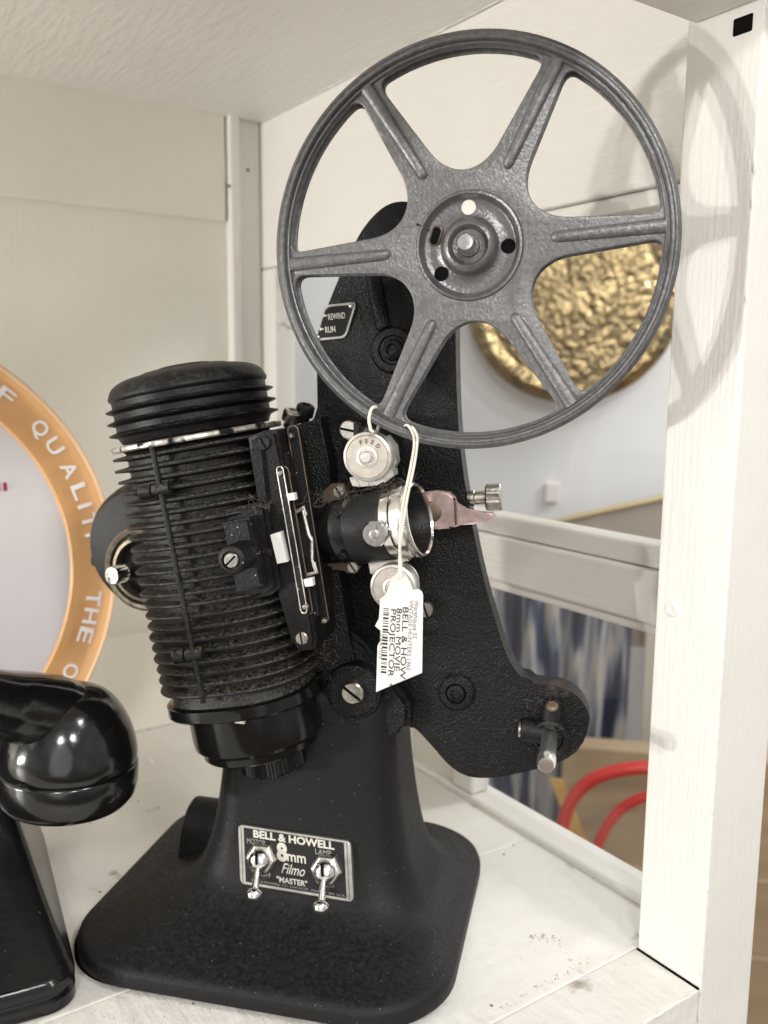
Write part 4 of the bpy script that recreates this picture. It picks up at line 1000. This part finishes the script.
# local: z along plane, y away ; centre height oz ; ensure it rests on shelf
sgz = oz; print('SIGN centre', ox, oz, 'R', oR, 'inner', iR, 'bottom', oz-oR)
C0 = V((0, 0, sgz))
bm = NB(); add_lathe(bm, C0, FR, [(oR, -.010), (oR*1.0, -.004), (oR*.995, .0005), (oR*.985, .0018), (oR*.975, .0016), (oR*.965, .0002), (oR*.94, -.0018), (iR*1.06, -.0026), (iR*1.03, -.0016), (iR*1.012, -.0012), (iR*1.0, -.0030)], 160, caps=False); rim = finish('rim', bm, 'peach', sg, smooth=60)
bm = NB(); add_lathe(bm, C0, FR, [(oR*.994, .0007), (oR*.986, .0023), (oR*.976, .0020), (oR*.97, .0006)], 160, caps=False); finish('rim_edge', bm, 'peachedge', rim, smooth=60)
bm = NB(); add_lathe(bm, C0, FR, [(iR*1.003, -.006), (iR*1.003, -.0028), (0, -.0028)], 96); finish('face', bm, 'signface', sg)
def pxang(px, py):
    q = on_plane(px, py); return math.atan2(q.z*math.sqrt(1+lean*lean)-oz, q.x-ox)
bmt = NB()
mr = (oR+iR)/2
for ch, px, py in (('O', -6, 384), ('F', 9, 394), ('Q', 46, 425), ('U', 61, 443), ('A', 77, 467), ('L', 88, 489), ('I', 92, 504), ('T', 95, 520), ('Y', 97, 534),
                   ('T', 101, 599), ('H', 97, 617), ('E', 91, 636), ('O', 76, 673), ('R', 62, 694), ('I', 50, 712), ('G', 36, 727), ('I', 20, 745), ('N', 4, 757)):
    a = pxang(px-1.5, py); d2 = V((math.cos(a), 0, math.sin(a))); e2 = V((math.sin(a), 0, -math.cos(a)))
    w_ = .0088 if ch != 'I' else .0022; hgt = (oR-iR)*.44
    text_mesh(ch, hgt, 'wlet', '', None, C0+d2*(mr+(oR-iR)*.03-hgt*.36)-e2*w_/2+V((0, .0010, 0)), e2, d2, .0004, .02, 0, w_, bm=bmt)
finish('lettering', bmt, 'wlet', rim, smooth=None)
q = on_plane(3, 485); bm = NB()
for dx in (0, .0035):
    add_box(bm, (q.x-ox-.003+dx, .0020, q.z-.0022), (q.x-ox-.0012+dx, .0027, q.z+.0022))
finish('red_mark', bm, 'redink', sg, smooth=None)

# ================================================================== TELEPHONE
YH = .375
cup = W.P(68, 771, YH)
HF = Frame((cup.x, YH, cup.z-.02), 0)
hs = thing('telephone_handset', 'glossy black bakelite telephone handset lying on its cradle at the left edge', 'handset', HF)
Rc = (W.P(137, 775, YH)-W.P(69, 775, YH)).length*.5 + (69/FPX)*((cup-CAM).dot(fw))*.5
print('cup', cup, Rc)
Rc *= .97; o_ = V((0, 0, .02)); cax = (V((0, 0, 1))*1.0 + rt*(.06)).normalized()
bm = NB()
add_lathe(bm, o_, cax, [(0, -.0135), (Rc*.72, -.0135), (Rc*.90, -.0115), (Rc*.97, -.0085), (Rc*1.0, -.004), (Rc*1.0, .0035), (Rc*.985, .0046), (Rc*.955, .0050)], 80); ec = finish('ear_cap', bm, 'phone', hs, smooth=60)
bm = NB()
pr = [(Rc*.955, .0048), (Rc*.975, .0058), (Rc*.985, .0080)]
for h_, q_ in ((.10, .975), (.2, .955), (.3, .925), (.4, .89), (.5, .845), (.6, .79), (.7, .72), (.8, .635), (.88, .54), (.94, .43), (.98, .30), (1.0, .15), (1.004, 0)): pr.append((Rc*q_, .0080+.0300*h_))
add_lathe(bm, o_, cax, pr, 80); body = finish('ear_cup', bm, 'phone', hs, smooth=70)
# handle: elliptic loft running from the cup top to the left, nearly along the image horizontal
bm = NB(); path = []
def hp_(px, py, y): q = W.P(px, py, y); return q - V((HF.loc.x, HF.loc.y, HF.loc.z))
ctr = [(hp_(92, 709, YH), .0085, .0100), (hp_(78, 711, YH), .0125, .0145), (hp_(58, 712, YH), .0150, .0165), (hp_(30, 709, YH-.004), .0150, .0165), (hp_(0, 703, YH-.010), .0130, .0150), (hp_(-50, 694, YH-.022), .0115, .0135), (hp_(-120, 690, YH-.04), .0115, .013), (hp_(-200, 700, YH-.06), .0115, .013)]
rings = []
for i in range(len(ctr)):
    a = ctr[max(0, i-1)][0]; b = ctr[min(len(ctr)-1, i+1)][0]; t = (b-a).normalized(); s = t.cross(V((0, 0, 1))).normalized(); u_ = s.cross(t)
    c, h_, w_ = ctr[i]; rings.append((c, s, u_, h_, w_))
full = []
for i in range(len(rings)-1):
    for k in range(6):
        t = k/6; A, B = rings[i], rings[i+1]
        full.append([A[j].lerp(B[j], t) if j < 3 else A[j]*(1-t)+B[j]*t for j in range(5)])
full.append(list(rings[-1]))
sm = []
for c, s, u_, h_, w_ in full:
    rg = []
    for k in range(40):
        a = 2*math.pi*k/40; cs, sn = math.cos(a), math.sin(a)
        rg.append(c + s*(w_*abs(cs)**.8*(1 if cs > 0 else -1)) + u_*(h_*abs(sn)**.8*(1 if sn > 0 else -1)))
    sm.append(rg)
add_loft(bm, sm); finish('handle', bm, 'phone', hs, smooth=70)
# body
d_ = ray(80, 1008); q = CAM + d_*(-CAM.z/d_.z); BF = Frame((0, 0, 0), -7.8); q = q - BF.U*.075 + BF.Y*.070
BF = Frame((q.x, q.y, 0), -7.8)
tb = thing('telephone', 'black desk telephone body under the handset at the lower left corner', 'telephone', BF)
secs = [(0, 0, 0), (.0009, -.001, 0), (.0085, -.001, -.001), (.0100, .001, .001)]
bm = NB()
add_loft(bm, [[V((x, y, z)) for x, y in rrect(-.075+i_, .075-i_, -.07+i_, .07-i_, .012, 8)] for z, i_ in ((0, .002), (.001, 0), (.0055, 0), (.0065, .0012), (.0078, .0012), (.0090, 0), (.0125, 0), (.0140, .0012))])
finish('foot', bm, 'phonefront', tb, smooth=40)
bm = NB(); secs = []
for k in range(24):
    t = k/23; z = .0135+.086*t
    sx = .0745 - .026*t**.8; fyy = -.0685 + .066*(1-(1-t)**2.6); by = .0695-.02*t
    secs.append((z, -sx, sx, fyy, by, .0055))
add_loft(bm, [[V((x, y, s_[0])) for x, y in rrect(s_[1], s_[2], s_[3], s_[4], s_[5], 8)] for s_ in secs])
finish('body', bm, 'phonefront', tb, smooth=50)
bm = NB(); add_box(bm, (-.04, .01, .098), (.046, .045, .109)); finish('cradle', bm, 'phone', tb, smooth=None, bevel=.004)

# ================================================================== LIGHT
w = bpy.data.worlds.new('World'); S.world = w; w.use_nodes = True
nt_ = w.node_tree; bg = nt_.nodes['Background']
tcw = nt_.nodes.new('ShaderNodeTexCoord'); nz = nt_.nodes.new('ShaderNodeTexNoise'); nz.inputs['Scale'].default_value = 2.2; nz.inputs['Detail'].default_value = 3
crw = nt_.nodes.new('ShaderNodeValToRGB'); e = crw.color_ramp.elements
e[0].position = .38; e[0].color = (.42, .41, .40, 1); e[1].position = .66; e[1].color = (1.0, .985, .965, 1)
nt_.links.new(tcw.outputs['Generated'], nz.inputs['Vector']); nt_.links.new(nz.outputs['Fac'], crw.inputs[0]); nt_.links.new(crw.outputs[0], bg.inputs[0])
bg.inputs[1].default_value = .84
def area(name, loc, tgt, size, power, col=(1, .965, .92), shape='DISK', sy_=None):
    l = bpy.data.lights.new(name, 'AREA'); l.energy = power; l.size = size; l.shape = shape; l.color = col
    if sy_: l.shape = 'RECTANGLE'; l.size_y = sy_
    o = bpy.data.objects.new(name, l); COL.objects.link(o); o.location = loc
    o.rotation_euler = (V(tgt)-V(loc)).to_track_quat('-Z', 'Y').to_euler(); return o
area('key_lamp_a', (-1.0, .47, .13), (.25, .27, .25), .035, 4.6)
area('key_lamp_b', (-1.0, .36, .19), (.25, .27, .25), .035, 3.4)
area('ceiling_lamp_a', (-.50, -.70, .85), (.2, .45, .15), .22, 6)
area('ceiling_lamp_b', (.0, -.95, .95), (.2, .45, .15), .16, 5.5)
area('ceiling_lamp_c', (.45, -.6, 1.3), (.2, .3, .1), .16, 5)
area('front_fill_light', (-.75, -1.3, .35), (.15, .4, .2), 1.2, 5.5, (1, .985, .96))  # broad fill added in front to brighten the sign and left wall
area('outside_fill_lamp', (1.3, .2, .9), (.95, .95, .2), .4, 9, (1, .98, .97))  # added out of view to light the things behind the panes

S.view_settings.view_transform = 'Standard'; S.view_settings.look = 'None'; S.view_settings.exposure = 0.05; S.view_settings.gamma = 1
S.cycles.max_bounces = 8
